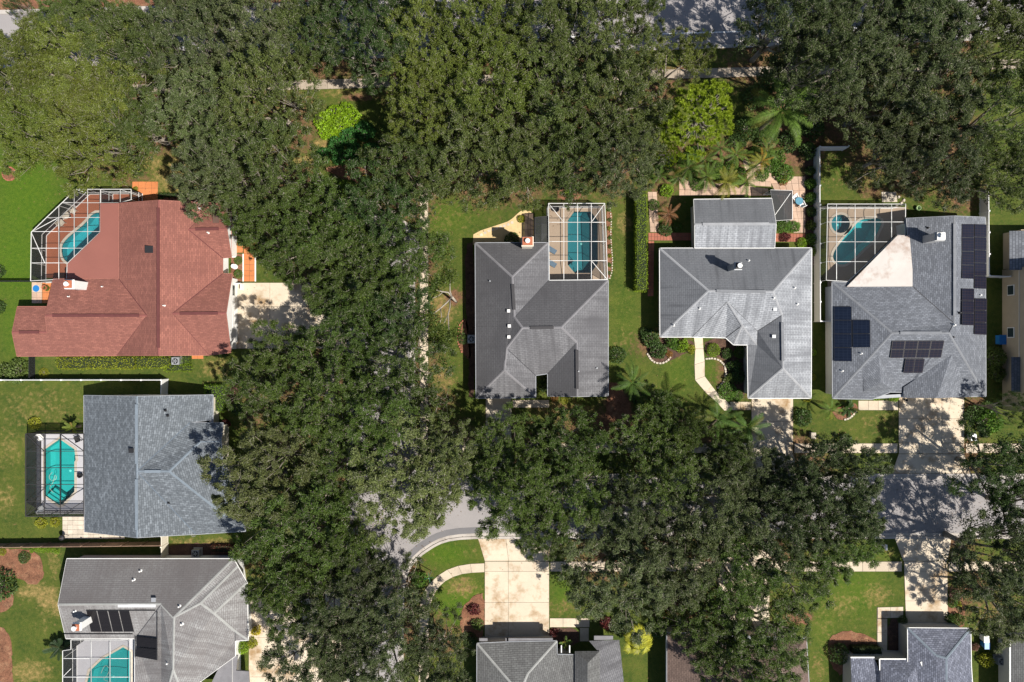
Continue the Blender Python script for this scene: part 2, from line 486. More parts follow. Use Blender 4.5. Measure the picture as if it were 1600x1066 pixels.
def build_ground(tree_spots, holes=()):
    step = 0.26
    xs = np.concatenate([[-3000, -900, -300, -120, -90], np.arange(-74, 74.01, step), [90, 120, 300, 900, 3000]])
    ys = np.concatenate([[-3000, -900, -300, -110, -80], np.arange(-52, 52.01, step), [80, 110, 300, 900, 3000]])
    X, Y = np.meshgrid(xs, ys)
    nx, ny = len(xs), len(ys)
    co = np.stack([X, Y, np.zeros_like(X)], -1).reshape(-1, 3)
    idx = np.arange(nx * ny).reshape(ny, nx)
    q = np.stack([idx[:-1, :-1], idx[:-1, 1:], idx[1:, 1:], idx[1:, :-1]], -1).reshape(-1, 4)
    qc = co[q].mean(1)
    keep = np.ones(len(q), bool)
    for h in holes:
        inside = np.zeros(len(co), bool)
        hx = np.array([p.x for p in h]); hy = np.array([p.y for p in h])
        near = (co[:, 0] > hx.min() - 1) & (co[:, 0] < hx.max() + 1) & (co[:, 1] > hy.min() - 1) & (co[:, 1] < hy.max() + 1)
        px_, py_ = co[near, 0], co[near, 1]; ins = np.zeros(near.sum(), bool)
        for i in range(len(hx)):
            x1, y1, x2, y2 = hx[i], hy[i], hx[(i + 1) % len(hx)], hy[(i + 1) % len(hx)]
            if y1 == y2: continue
            ins ^= ((y1 > py_) != (y2 > py_)) & (px_ < (x2 - x1) * (py_ - y1) / (y2 - y1) + x1)
        inside[near] = ins
        keep &= ~inside[q].any(1)
    q = q[keep]
    ch = np.zeros((nx * ny, 4)); ch[:, 3] = 1
    x = co[:, 0] / MPP + 800; y = 533 - co[:, 1] / MPP
    for px, py, rx, ry, d, mu, lu in COVER:
        g = np.exp(-(((x - px) / rx) ** 2 + ((y - py) / ry) ** 2) ** 1.3)
        for k, v in enumerate((d, mu, lu)):
            if v: ch[:, k] = np.maximum(ch[:, k], g * v)
    for (tx, ty, tr) in tree_spots:
        dx = co[:, 0] - tx; dy = co[:, 1] - ty
        g = np.exp(-((dx * dx + dy * dy) / (tr * tr)) ** 1.5)
        ch[:, 1] = np.maximum(ch[:, 1], 0.72 * g * (1 - np.minimum(1, 1.3 * np.maximum(ch[:, 0], ch[:, 2] * .8))))
    me = bpy.data.meshes.new('ground')
    me.vertices.add(len(co)); me.vertices.foreach_set('co', co.ravel())
    me.loops.add(q.size); me.loops.foreach_set('vertex_index', q.ravel())
    me.polygons.add(len(q)); me.polygons.foreach_set('loop_start', np.arange(0, q.size, 4)); me.polygons.foreach_set('loop_total', np.full(len(q), 4))
    me.update(); me.validate()
    at = me.color_attributes.new('cover', 'FLOAT_COLOR', 'POINT')
    at.data.foreach_set('color', ch.ravel())
    me.materials.append(ground_material())
    o = bpy.data.objects.new('ground', me); COL.objects.link(o)
    tag(o, 'green lawn and bare soil under houses, streets and trees', kind='structure')
    return o

# ------------------------------------------------------------------ flat work: roads, kerbs, slabs
def W2(px, py): return P(px, py, 0)

def ragged(poly, step=0.35, amp=0.12, seed=1):
    r = random.Random(seed); out = []
    n = len(poly)
    for i in range(n):
        a = Vector(poly[i][:2]); b = Vector(poly[(i + 1) % n][:2])
        k = max(1, int((b - a).length / step))
        for j in range(k):
            p = a.lerp(b, j / k)
            out.append((p.x + r.uniform(-amp, amp), p.y + r.uniform(-amp, amp)))
    return out

def smooth_poly(poly, it=2):
    for _ in range(it):
        out = []
        n = len(poly)
        for i in range(n):
            a = Vector(poly[i][:2]); b = Vector(poly[(i + 1) % n][:2])
            out += [a.lerp(b, 0.25), a.lerp(b, 0.75)]
        poly = out
    return poly

def sheet(name, pxpoly, mat, z0, z1, label=None, kind='structure', parent=None, rag=0, smooth=0):
    poly = [W2(*p) for p in pxpoly]
    if smooth: poly = smooth_poly(poly, smooth)
    if rag: poly = ragged(poly, 0.35, rag, len(name) + int(abs(pxpoly[0][0])))
    o = MB().prism([(p[0], p[1]) for p in poly], z0, z1).build(name, mat, parent)
    if parent is None: tag(o, label, kind=kind)
    elif label: o['label'] = label
    return o

def quad_slabs(parent, q, nx, ny, mat, z0, z1, gap=0.035, name='slab', skip=(), us=None, vs=None):
    """q: four world corners (a b along u, d c opposite); separate slab objects with open joints"""
    a, b, c, d = [Vector(p) for p in q]
    us = us or [i / nx for i in range(nx + 1)]
    vs = vs or [i / ny for i in range(ny + 1)]
    def at(u, v): return a.lerp(b, u).lerp(d.lerp(c, u), v)
    lu = ((b - a).length + (c - d).length) / 2; lv = ((d - a).length + (c - b).length) / 2
    gu = gap / lu / 2; gv = gap / lv / 2
    for i in range(len(us) - 1):
        for j in range(len(vs) - 1):
            if (i, j) in skip: continue
            u0, u1, v0, v1 = us[i] + gu, us[i + 1] - gu, vs[j] + gv, vs[j + 1] - gv
            pts = [at(u0, v0), at(u1, v0), at(u1, v1), at(u0, v1)]
            dz = rnd.uniform(-0.004, 0.004)
            MB().prism([(p.x, p.y) for p in pts], z0, z1 + dz).build(name, mat, parent)

def flat_root(name, label, pxpoly, mat, z0, z1):
    return sheet(name, pxpoly, mat, z0, z1, label)

def offset_line(pts, d):
    out = []
    for i, p in enumerate(pts):
        a = pts[max(i - 1, 0)]; b = pts[min(i + 1, len(pts) - 1)]
        t = Vector((b[0] - a[0], b[1] - a[1])).normalized()
        out.append(Vector((p[0] - t.y * d, p[1] + t.x * d)))
    return out

def strip(name, pts, d0, d1, z0, z1, mat, label=None, parent=None, kind='structure'):
    A = offset_line(pts, d0); B = offset_line(pts, d1)
    m = MB()
    n = len(A)
    vs = []
    for i in range(n):
        for q in (A[i], B[i]):
            vs += [(q.x, q.y, z0), (q.x, q.y, z1)]
    fs = []
    for i in range(n - 1):
        a = i * 4; b = a + 4
        fs += [(a + 1, b + 1, b + 3, a + 3), (a, a + 1, a + 3, a + 2)[::-1] if i == 0 else (a, b, b + 1, a + 1), (a + 2, a + 3, b + 3, b + 2)]
        if i == 0: fs.append((a, b, b + 1, a + 1))
    e = (n - 1) * 4
    fs.append((e, e + 2, e + 3, e + 1))
    m.add(vs, fs)
    o = m.build(name, mat, parent)
    if parent is None: tag(o, label, kind=kind)
    return o

def arc_px(cx, cy, r, a0, a1, n):
    return [(cx + r * math.cos(math.radians(a0 + (a1 - a0) * i / n)), cy - r * math.sin(math.radians(a0 + (a1 - a0) * i / n))) for i in range(n + 1)]

SE_CURVE = [(1760, 838), (1400, 838), (1000, 838), (747, 838), (718, 839.5), (701, 842), (688, 846), (677, 851.5), (667, 858), (659, 863.5), (653, 869), (646, 876), (640, 884), (634, 896), (630, 910), (628, 930), (627, 1000), (627, 1180)]
NE_CURVE = [(1760, 744), (1400, 744), (1000, 744), (740, 744), (710, 742), (685, 734), (664, 718), (652, 698), (646, 672), (645, 640), (645, 480), (645, 430)]
BULB = arc_px(596, 400, 62, -30, 210, 20)
W_CURVE = [(546, 440), (546, 640), (546, 900), (546, 1180)]
road_poly = [(1760, 838)] + SE_CURVE[1:] + W_CURVE[::-1] + BULB[::-1] + NE_CURVE[::-1]
sheet('street', road_poly, M_asph, -0.05, 0.012, 'pale grey asphalt street that bends at the corner lawn')
def w2l(pts): return [W2(*p) for p in pts]
strip('kerb', w2l(SE_CURVE), 0.0, 0.30, -0.05, 0.12, M_kerb, 'pale concrete kerb curving round the corner lawn')
strip('gutter', w2l(SE_CURVE), -0.38, -0.004, -0.05, 0.03, M_kerb, 'flat concrete gutter pan along the south kerb')
strip('asphalt_patch', w2l(SE_CURVE[3:13]), -1.15, -0.40, -0.04, 0.018, M_asph2, 'darker asphalt band patched along the curved kerb')
strip('kerb', w2l(NE_CURVE), -0.30, 0.0, -0.05, 0.12, M_kerb, 'concrete kerb on the north side of the street')
strip('gutter', w2l(NE_CURVE), 0.004, 0.38, -0.05, 0.03, M_kerb, 'flat concrete gutter pan along the north kerb')
strip('kerb', w2l(BULB + W_CURVE), -0.30, 0.0, -0.05, 0.12, M_kerb, 'concrete kerb round the tree covered cul-de-sac')

# boulevard along the top edge (its lines tilt a little)
def tilt(y0): return [(-160, y0 + 0.026 * 800 + 0.004 * 160), (0, y0 + 0.026 * 640), (640, y0), (1100, y0 - 0.030 * 460), (1760, y0 - 0.030 * 1120)]
b_top, b_bot = tilt(6), tilt(85)
sheet('boulevard', b_top + b_bot[::-1], M_asph2 if False else M_asph, -0.05, 0.012, 'grey asphalt boulevard under the trees along the top')
strip('kerb', w2l(b_bot), -0.42, 0.0, -0.05, 0.12, M_kerb, 'concrete kerb along the near side of the boulevard')
strip('kerb', w2l(b_top), 0.0, 0.5, -0.05, 0.13, M_kerb, 'concrete kerb along the boulevard median')
sheet('median', [(p[0], p[1] - 7) for p in b_top] + [(1760, -60), (-160, -60)], M_mulch, -0.02, 0.03, 'reddish mulched median beyond the boulevard')
strip('edge_line', w2l(tilt(65)), -0.07, 0.09, 0.012, 0.018, M_line, 'white painted edge line on the boulevard')

# sidewalks of separate slabs ---------------------------------------------------
def sidewalk(label, left, right, seg=None, name='sidewalk', mat=M_walk, z=0.055, slab='slab'):
    """left / right: matching px polylines; one slab per step"""
    A = w2l(left); B = w2l(right)
    base = MB().prism([(p.x, p.y) for p in A + B[::-1]], -0.05, 0.02).build(name, M_joint)
    tag(base, label, kind='structure')
    for i in range(len(A) - 1):
        L = ((A[i + 1] - A[i]).length + (B[i + 1] - B[i]).length) / 2
        n = max(1, round(L / seg)) if seg else 1
        quad_slabs(base, (A[i], A[i + 1], B[i + 1], B[i]), n, 1, mat, -0.04, z, name=slab)
    return base

sidewalk('pale concrete sidewalk along the north side of the street', [(668, 693), (757, 693)], [(668, 708), (757, 708)], 1.5)
sidewalk('concrete sidewalk shaded by trees left of the palm house drive', [(801, 693), (1172, 693)], [(801, 708), (1172, 708)], 1.5)
sidewalk('concrete sidewalk between the two north driveways', [(1241, 693), (1402, 693)], [(1241, 708), (1402, 708)], 1.5)
sidewalk('concrete sidewalk at the shaded right edge north of the street', [(1509, 693), (1700, 693)], [(1509, 708), (1700, 708)], 1.5)
sidewalk('narrow sidewalk running up beside the bare branched tree', [(656, 705), (656, 290)], [(669, 705), (669, 290)], 1.5)
sidewalk('concrete sidewalk west of the cul-de-sac street', [(508, 1180), (508, 560)], [(522, 1180), (522, 560)], 1.6)
cw_out = [(757, 880), (735, 881), (716, 884), (699, 890), (685, 899), (674, 909), (665, 920), (658, 936), (655, 955), (654, 1000), (654, 1180)]
cw_in = [(757, 894), (737, 895), (722, 897), (708, 901.5), (696, 908), (687, 916), (680, 926), (674, 940), (671, 957), (670, 1000), (670, 1180)]
sidewalk('sunlit curved sidewalk round the corner lawn', cw_out, cw_in, 1.7)
sidewalk('sidewalk in tree shade right of the sunlit double driveway', [(860, 877.5), (1118, 877.5)], [(860, 893), (1118, 893)], 1.6)
sidewalk('sidewalk along the lawn with the white mailbox', [(1204, 877.5), (1409, 877.5)], [(1204, 893), (1409, 893)], 1.7)
sidewalk('sidewalk under the oaks at the lower right edge', [(1482, 877.5), (1700, 877.5)], [(1482, 893), (1700, 893)], 1.7)
sidewalk('sidewalk beside the boulevard behind the gardens', [(a, b + 31) for a, b in tilt(90)], [(a, b + 46) for a, b in tilt(90)], 1.7, mat=M_shadewalk)

# driveways
def driveway(label, corners, us, vs, flare=None, mat=M_conc, name='driveway', z=0.07, gap=0.035):
    q = [W2(*p) for p in corners]
    base = MB().prism([(p.x, p.y) for p in q], -0.05, 0.025).build(name, M_joint)
    tag(base, label, kind='structure')
    quad_slabs(base, q, 1, 1, mat, -0.04, z, us=us, vs=vs, gap=gap)
    if flare:
        f = [W2(*p) for p in flare[0]]
        quad_slabs(base, f, 1, 1, mat, -0.04, z, us=flare[1], vs=[0, 1], gap=gap)
    return base

driveway('wide cream driveway of the red roofed house with tree shadow on it', [(360, 442), (521, 442), (521, 545), (360, 545)], [0, .385, 1], [0, .36, 1],
         ([(522, 442), (546, 436), (546, 552), (522, 545)], [0, 1]))
driveway('shaded driveway of the lower left house', [(389, 935), (505, 935), (505, 1180), (389, 1180)], [0, .35, .7, 1], [0, .25, .5, .75, 1],
         ([(523, 935), (546, 930), (546, 1180), (523, 1180)], [0, 1]))
driveway('sunlit double driveway stained brown in front of the grey hip roof', [(757.5, 877), (858, 877), (858, 998), (757.5, 998)], [0, .366, 1], [0, .13, .53, 1],
         ([(747, 841.9), (864, 841.9), (858, 876.5), (757.5, 876.5)], [0, .37, 1]))
driveway('driveway with tree shadow at the solar panel house', [(1404, 621), (1506, 621), (1506, 709), (1404, 709)], [0, .355, .66, 1], [0, .38, .81, 1],
         ([(1404, 709.5), (1506, 709.5), (1517, 740), (1393, 740)], [0, 1]))
driveway('driveway of the pale grey L shaped house', [(1174, 622), (1239, 622), (1239, 709), (1174, 709)], [0, 1], [0, .42, .81, 1],
         ([(1174, 709.5), (1239, 709.5), (1249, 740), (1164, 740)], [0, 1]))
driveway('shaded driveway of the grey house with the tan pool cage', [(759, 622), (799, 622), (799, 709), (759, 709)], [0, 1], [0, .4, .8, 1],
         ([(759, 709.5), (799, 709.5), (808, 740), (750, 740)], [0, 1]))
driveway('narrow driveway with dappled shade at the lower right house', [(1412, 877), (1480, 877), (1481, 998), (1416, 998)], [0, 1], [0, .13, .51, 1],
         ([(1398, 841.9), (1486, 841.9), (1480, 876.5), (1411, 876.5)], [0, 1]))
driveway('driveway mostly hidden below the oaks of the brown roofed house', [(1120, 877), (1202, 877), (1202, 1010), (1120, 1010)], [0, .5, 1], [0, .13, .5, 1],
         ([(1110, 841.9), (1210, 841.9), (1202, 876.5), (1120, 876.5)], [0, 1]))
sidewalk('front walk of four slabs beside the wide shadowed driveway', [(1341, 626), (1403, 626)], [(1341, 641), (1403, 641)], 1.25, 'front_walk')
sidewalk('front walk below the planted entry of the grey hip roof', [(859, 966), (921, 966)], [(859, 980), (921, 980)], 1.7, 'front_walk')
sidewalk('shaded stub of walk leading to the porch', [(906, 981), (920, 981), ], [(906, 1002), (920, 1002)], 1.1, 'front_walk')
fw = sheet('front_walk', [(1370, 949), (1411, 948), (1411, 965.5), (1386, 966), (1386, 1030), (1370, 1030)], M_joint, -0.05, 0.02, 'L shaped walk from the lower right driveway to the door')
quad_slabs(fw, [W2(1371, 949), W2(1411, 948), W2(1411, 965), W2(1371, 966)], 2, 1, M_conc, -0.04, 0.06)
quad_slabs(fw, [W2(1370.5, 967), W2(1386, 967), W2(1386, 1030), W2(1370.5, 1030)], 1, 3, M_conc, -0.04, 0.06)
sidewalk('bent cream garden walk at the pale grey house', [(1084, 527), (1086, 545), (1085, 570), (1086, 594), (1103, 614), (1116, 625), (1132, 642)], [(1098, 527), (1099, 545), (1101, 565), (1101, 588), (1119, 612), (1131, 622), (1147, 640)], None, 'front_walk', M_conc)
sidewalk('short slab path from garden walk to driveway', [(1140, 628), (1157, 628), (1173, 628)], [(1143, 641), (1157, 641), (1173, 641)], 1.3, 'front_walk', M_conc)
sidewalk('shaded front walk at the house with two courtyard wings', [(801, 625), (858, 625)], [(801, 637), (858, 637)], 1.2, 'front_walk')

# orange paver walk of the red house, with white edging
def pavers(name, label, px, nx, ny, mat, z=0.06, gap=0.03):
    q = [W2(*p) for p in px]
    base = MB().prism([(p.x, p.y) for p in q], -0.05, 0.02).build(name, M_joint)
    tag(base, label, kind='structure')
    quad_slabs(base, q, nx, ny, mat, -0.04, z, gap, 'paver')
    return base
pavers('paver_walk', 'orange paver walk beside the bed with two round bushes', [(381, 379), (399, 379), (399, 440), (381, 440)], 2, 7, M_orange)
pavers('paver_walk', 'orange paver landing by the white arched window', [(357, 379), (380, 379), (380, 395), (357, 395)], 3, 2, M_orange)
for a, b, l in (((399.3, 396), (399.3, 440), 'white edging strip on the lawn side of the orange walk'), ((380.3, 397), (380.3, 440), 'white edging strip between bed and orange walk')):
    p, q = W2(*a), W2(*b)
    tag(MB().bar(p + Vector((0, 0, .05)), q + Vector((0, 0, .05)), .14, .12).build('path_edging', M_white), l, 'edging')
pavers('patio', 'square orange patio behind the red roofed house', [(207, 284), (247, 284), (247, 315), (207, 315)], 4, 3, M_orange)
pavers('patio', 'orange paver strip under the red roof eave', [(255, 306), (325, 309), (325, 318), (255, 318)], 7, 1, M_brick)
pavers('patio', 'pinkish paver pad with round blue mat', [(50, 441), (66, 441), (66, 474), (50, 474)], 2, 4, M_pinkpave)
pavers('patio', 'orange paver pad beside the potted plant', [(66.5, 441), (84, 441), (80, 474), (66.5, 474)], 2, 4, M_orange)
pavers('patio', 'small orange pad by the red house corner with air conditioner', [(300, 548), (318, 548), (318, 561), (300, 561)], 2, 1, M_orange)
pavers('patio', 'cream paver patio at the corner of the blue grey roof', [(98, 806), (195, 806), (195, 842), (98, 842)], 12, 5, M_stone)
sheet('patio', [(739, 374), (740, 364), (783, 350), (797, 345), (813, 330), (818, 328), (834, 332), (834, 385), (739, 385)], M_yellowpave, -0.05, 0.05, 'yellow paver patio with curved edge left of the tan pool deck', smooth=1)
pv = tag(empty('stepping_path', W2(790, 355)), 'arc of tan stepping pavers on the yellow patio', kind='structure')
for i, (x, y) in enumerate([(752, 367), (758, 364), (764, 361), (770, 359), (776, 357), (782, 355), (788, 353), (794, 351), (800, 348)]):
    p = W2(x, y); MB().box((p.x, p.y, .045), (.34, .3, .04), .3).build('paver', M_stone, pv)
pavers('patio', 'tan slab landing beside the yellow patio', [(820, 333), (833, 333), (833, 378), (820, 378)], 2, 5, M_pinkpave)
pavers('brick_walk', 'reddish brick walk beside the tall clipped hedge', [(1013, 377), (1022, 377), (1021, 463), (1012, 463)], 2, 16, M_brick)
pavers('brick_walk', 'brick path crossing left of the rear wing', [(1013, 364), (1080, 364), (1080, 376), (1013, 376)], 14, 2, M_brick)
pavers('brick_walk', 'brick path right of the rear wing', [(1211, 365), (1258, 365), (1258, 378), (1211, 378)], 10, 2, M_brick)
pavers('garden_path', 'pale pinkish garden path left of the hedge gap', [(1012, 300), (1026, 300), (1030, 363), (1016, 363)], 2, 8, M_pinkpave)
pavers('garden_path', 'pinkish garden paving behind the rear wing', [(1061, 277), (1200, 295), (1200, 306), (1061, 306)], 16, 3, M_pinkpave)
pavers('garden_path', 'pinkish paving round the small screened porch', [(1200, 276), (1258, 276), (1258, 364), (1240, 364)], 5, 8, M_pinkpave)
pavers('garden_path', 'sandy paved clearing between the garden palms', [(1160, 250), (1205, 262), (1205, 292), (1170, 290)], 4, 4, M_pinkpave)
pavers('stepping_path', 'two pale slabs left of the green bin', [(1377, 300), (1400, 300), (1402, 316), (1378, 316)], 2, 2, M_stone)

# mulch beds
def bed(label, pts, mat=M_mulch, sm=1, rag=0.1):
    return sheet('mulch_bed', pts, mat, -0.02, 0.035, label, rag=rag, smooth=sm)
bed('reddish mulch bed below the brown fence at lower left', [(-5, 858), (45, 858), (60, 866), (68, 880), (68, 900), (60, 912), (48, 914), (34, 905), (20, 902), (0, 898), (-10, 880)])
bed('mulch bed at the left edge beside the dark round tree', [(-10, 900), (12, 915), (24, 930), (18, 950), (6, 956), (-10, 958)])
bed('mulch bed in the lower left corner', [(-10, 975), (12, 985), (20, 1005), (18, 1040), (22, 1075), (-10, 1075)])
bed('round mulch ring with a young tree on the bright lawn', arc_px(15, 272, 10, 0, 340, 9), rag=.05)
bed('mulch ring and bed by the air conditioner of the grey house', [(725, 500), (730, 505), (735, 540), (737, 560), (728, 560), (716, 540), (716, 520)])
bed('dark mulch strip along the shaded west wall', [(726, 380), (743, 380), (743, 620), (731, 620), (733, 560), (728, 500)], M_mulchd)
bed('narrow mulch bed along the tan pool deck', [(950, 318), (956, 330), (955, 360), (957, 420), (953, 435), (948, 436), (948, 318)])
bed('mulch bed above the tan pool deck', [(870, 294), (905, 288), (908, 308), (900, 315), (872, 312)])
bed('reddish mulch bed by the palm right of the courtyard house', [(950, 595), (968, 600), (990, 640), (980, 690), (945, 690), (948, 625)])
bed('mulch bed by the sunlit driveway with red plant', [(742, 930), (757, 925), (757, 1000), (735, 1000), (718, 985), (720, 950)])
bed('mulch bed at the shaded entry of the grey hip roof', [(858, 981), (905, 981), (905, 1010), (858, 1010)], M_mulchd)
bed('mulch bed with clipped hedge at the lower right house', [(1293, 1000), (1303, 990), (1325, 985), (1345, 990), (1369, 998), (1369, 1012), (1320, 1018), (1318, 1060), (1296, 1040)])
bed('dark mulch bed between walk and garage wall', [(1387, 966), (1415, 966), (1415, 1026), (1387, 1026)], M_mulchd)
bed('mulch bed right of the lower right driveway', [(1481, 925), (1500, 920), (1508, 950), (1505, 985), (1482, 985)])
bed('mulch bed with two round bushes at the red house entry', [(361, 397), (379, 397), (379, 440), (361, 440)], M_mulch, 0, 0.03)
bed('mulch and yellow flowers behind the bright lawn patch', [(505, 262), (540, 258), (585, 268), (598, 285), (590, 300), (566, 290), (545, 280), (520, 272)])
bed('reddish mulch beside the brown roofed house', [(1238, 960), (1268, 957), (1266, 976), (1255, 976)])
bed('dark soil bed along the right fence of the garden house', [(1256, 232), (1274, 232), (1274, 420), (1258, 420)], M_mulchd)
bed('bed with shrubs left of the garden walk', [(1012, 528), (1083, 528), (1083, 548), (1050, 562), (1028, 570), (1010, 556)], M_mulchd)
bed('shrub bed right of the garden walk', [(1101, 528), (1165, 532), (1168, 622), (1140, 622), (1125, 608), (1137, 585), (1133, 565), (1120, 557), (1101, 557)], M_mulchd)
bed('rocky bed with a spiky cycad left of the slab front walk', [(1300, 640), (1336, 628), (1342, 640), (1325, 655), (1305, 656)], M_mulch)
bed('mulch along the shaded side of the lower left house', [(256, 850), (380, 848), (384, 872), (256, 872)], M_mulchd)
# ------------------------------------------------------------------ houses
def newell(vs):
    n = Vector((0, 0, 0))
    for i in range(len(vs)):
        a, b = vs[i], vs[(i + 1) % len(vs)]
        n += Vector(((a.y - b.y) * (a.z + b.z), (a.z - b.z) * (a.x + b.x), (a.x - b.x) * (a.y + b.y)))
    return n.normalized()

class House:
    """Roof planes traced as sight-line corners, lifted to real heights (first two corners of a face = its eave)."""
    def __init__(self, name, label, zoom, verts, faces, eave=2.9, pitch=0.40, roof=None, wall=M_cream, trim=M_white, cap=None,
                 walls=None, centre=None, cat='house', noeave=(), inset=0.4, vents=True, slope_dark=(), slope_dark_amt=0.6, valley=None, ventmat=None):
        s, ox, oy = zoom
        self.px = {k: (ox + v[0] / s, oy + v[1] / s) for k, v in verts.items()}
        self.zoom = zoom
        z = {k: (v[2] if len(v) > 2 else eave) for k, v in verts.items()}
        auto = [k for k, v in verts.items() if len(v) > 2 and v[2] is None]
        for k in auto: z[k] = eave + 1.5
        for it in range(12):
            acc = {k: [] for k in auto}
            w = {k: P(*self.px[k], z[k]) for k in z}
            for fi, f in enumerate(faces):
                if fi in noeave: continue
                a, b = w[f[0]], w[f[1]]
                t = Vector((b.x - a.x, b.y - a.y)).normalized()
                for k in f[2:]:
                    if k in acc:
                        d = abs((w[k].x - a.x) * t.y - (w[k].y - a.y) * t.x)
                        acc[k].append(min(z[f[0]], z[f[1]]) + pitch * d)
            for k in auto:
                if acc[k]: z[k] = 0.5 * z[k] + 0.5 * sum(acc[k]) / len(acc[k])
        self.z = z
        self.w = {k: P(*self.px[k], z[k]) for k in z}
        self.faces = faces
        cx = sum(v.x for v in self.w.values()) / len(self.w); cy = sum(v.y for v in self.w.values()) / len(self.w)
        self.root = thing(name, label, cat, (cx, cy, 0))
        self.eave = eave
        # roof mesh with slope-aligned UVs
        V = []; F = []; UV = []; FI = []; self.planes = []
        edges = {}
        for fi, f in enumerate(faces):
            pts = [self.w[k] for k in f]
            n = newell(pts)
            if n.z < 0:
                pts = pts[::-1]; f = f[::-1]; n = newell(pts)
            c = sum(pts, Vector()) / len(pts)
            self.planes.append((c, n))
            h = Vector((-n.y, n.x, 0))
            h = h.normalized() if h.length > 1e-4 else Vector((1, 0, 0))
            v = n.cross(h)
            off = rnd.uniform(0, 40)
            b = len(V); V += pts
            for t in tessellate_polygon([pts]):
                nn = (pts[t[1]] - pts[t[0]]).cross(pts[t[2]] - pts[t[0]])
                t = t if nn.z > 0 else t[::-1]
                F.append([b + i for i in t]); FI.append(fi)
                UV.append([((pts[i]).dot(h) + off, (pts[i]).dot(v) + off) for i in t])
            for i in range(len(f)):
                a, bb = f[i], f[(i + 1) % len(f)]
                edges.setdefault(frozenset((a, bb)), []).append((a, bb, fi, n))
        self.roof = mk('roof', V, F, roof, self.root, uvs=UV)
        at = self.roof.data.color_attributes.new('slope_dark', 'FLOAT_COLOR', 'CORNER')
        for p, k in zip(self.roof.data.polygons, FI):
            a = slope_dark_amt if k in slope_dark else 0.0
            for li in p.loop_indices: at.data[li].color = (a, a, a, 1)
        # ridges, hips, valleys
        caps = cap or roof
        k_r = 0
        gab = MB()
        for e, lst in edges.items():
            a, b, fi, n = lst[0]
            A, B = self.w[a], self.w[b]
            if len(lst) == 2:
                n2 = lst[1][3]
                c2 = self.planes[lst[1][2]][0]
                c1 = self.planes[fi][0]
                convex = (c2 - A).dot(n) < -0.02
                if (n - n2).length < 0.12: continue
                if convex:
                    up = (n + n2).normalized()
                    horiz = abs(A.z - B.z) < 0.12 * (A - B).length
                    if horiz and vents and (A - B).length > 3.5:
                        d = (B - A).normalized()
                        m = MB().bar(A + d * .9 + up * .06, B - d * .9 + up * .06, 0.34, 0.09)
                        m.build('ridge_vent', ventmat or caps, self.root)
                    self._strip(A, B, n, n2, c1, c2, 0.14, 0.018, 'ridge_cap', caps)
                else:
                    self._strip(A, B, n, n2, c1, c2, 0.05, 0.012, 'valley_flashing', valley or M_valley)
            else:
                d = (B - A); out = Vector((d.y, -d.x, 0)).normalized()
                if abs(d.z) < 0.06 * d.length:
                    o = out * 0.03
                    MB().bar(A + o - Vector((0, 0, .06)), B + o - Vector((0, 0, .06)), 0.075, 0.1).build('gutter', trim, self.root)
                    gab.add([A - out * .03 - Vector((0, 0, .02)), B - out * .03 - Vector((0, 0, .02)), B - out * .03 - Vector((0, 0, .24)), A - out * .03 - Vector((0, 0, .24))], [(3, 2, 1, 0)])
                else:
                    o = out * 0.02
                    MB().bar(A + o - Vector((0, 0, .1)), B + o - Vector((0, 0, .1)), 0.045, 0.17).build('fascia', trim, self.root)
                    lo = min(eave, A.z, B.z) - 0.3
                    q = [A - out * .03, B - out * .03]
                    gab.add([q[0] - Vector((0, 0, .03)), q[1] - Vector((0, 0, .03)), Vector((q[1].x, q[1].y, lo)), Vector((q[0].x, q[0].y, lo))], [(3, 2, 1, 0)])
        if gab.v: gab.build('gable', wall, self.root)
        # walls
        if walls:
            pts = [self.w[k] if isinstance(k, str) else P(ox + k[0] / s, oy + k[1] / s, eave) for k in walls]
            poly = [Vector((p.x, p.y)) for p in pts]
            n = len(poly)
            area = sum(poly[i].x * poly[(i + 1) % n].y - poly[(i + 1) % n].x * poly[i].y for i in range(n))
            if area < 0: poly = poly[::-1]
            ins = []
            for i in range(n):
                p0, p1, p2 = poly[i - 1], poly[i], poly[(i + 1) % n]
                d1 = (p1 - p0).normalized(); d2 = (p2 - p1).normalized()
                n1 = Vector((-d1.y, d1.x)); n2 = Vector((-d2.y, d2.x))
                bs = (n1 + n2)
                if bs.length < 0.3: ins.append(p1 + n1 * inset); continue
                bs.normalize()
                ins.append(p1 + bs * (inset / max(0.35, bs.dot(n1))))
            self.wallpoly = ins
            m = MB()
            for i in range(n):
                a, b = ins[i], ins[(i + 1) % n]
                m.add([(a.x, a.y, -0.05), (b.x, b.y, -0.05), (b.x, b.y, eave - 0.04), (a.x, a.y, eave - 0.04)], [(0, 1, 2, 3)])
            m.build('wall', wall, self.root)
            so = MB()
            for i in range(n):
                a, b = ins[i], ins[(i + 1) % n]; c, d = poly[i], poly[(i + 1) % n]
                so.add([(a.x, a.y, eave - .2), (b.x, b.y, eave - .2), (d.x, d.y, eave - .2), (c.x, c.y, eave - .2)], [(0, 1, 2, 3)])
            so.build('soffit', trim, self.root)

    def _strip(self, A, B, n1, n2, c1, c2, w, t, name, mat):
        d = (B - A).normalized()
        s1 = d.cross(n1).normalized()
        if s1.dot(c1 - A) < 0: s1 = -s1
        s2 = d.cross(n2).normalized()
        if s2.dot(c2 - A) < 0: s2 = -s2
        up = Vector((0, 0, t))
        v = [A + s1 * w + up, B + s1 * w + up, B + up * 1.6, A + up * 1.6, A + s2 * w + up, B + s2 * w + up]
        if (v[1] - v[0]).cross(v[3] - v[0]).z > 0: f = [(0, 1, 2, 3), (3, 2, 5, 4)]
        else: f = [(3, 2, 1, 0), (4, 5, 2, 3)]
        h = d
        uv = [[((v[i]).dot(h), 0.07 * k) for k, i in enumerate(q)] for q in f]
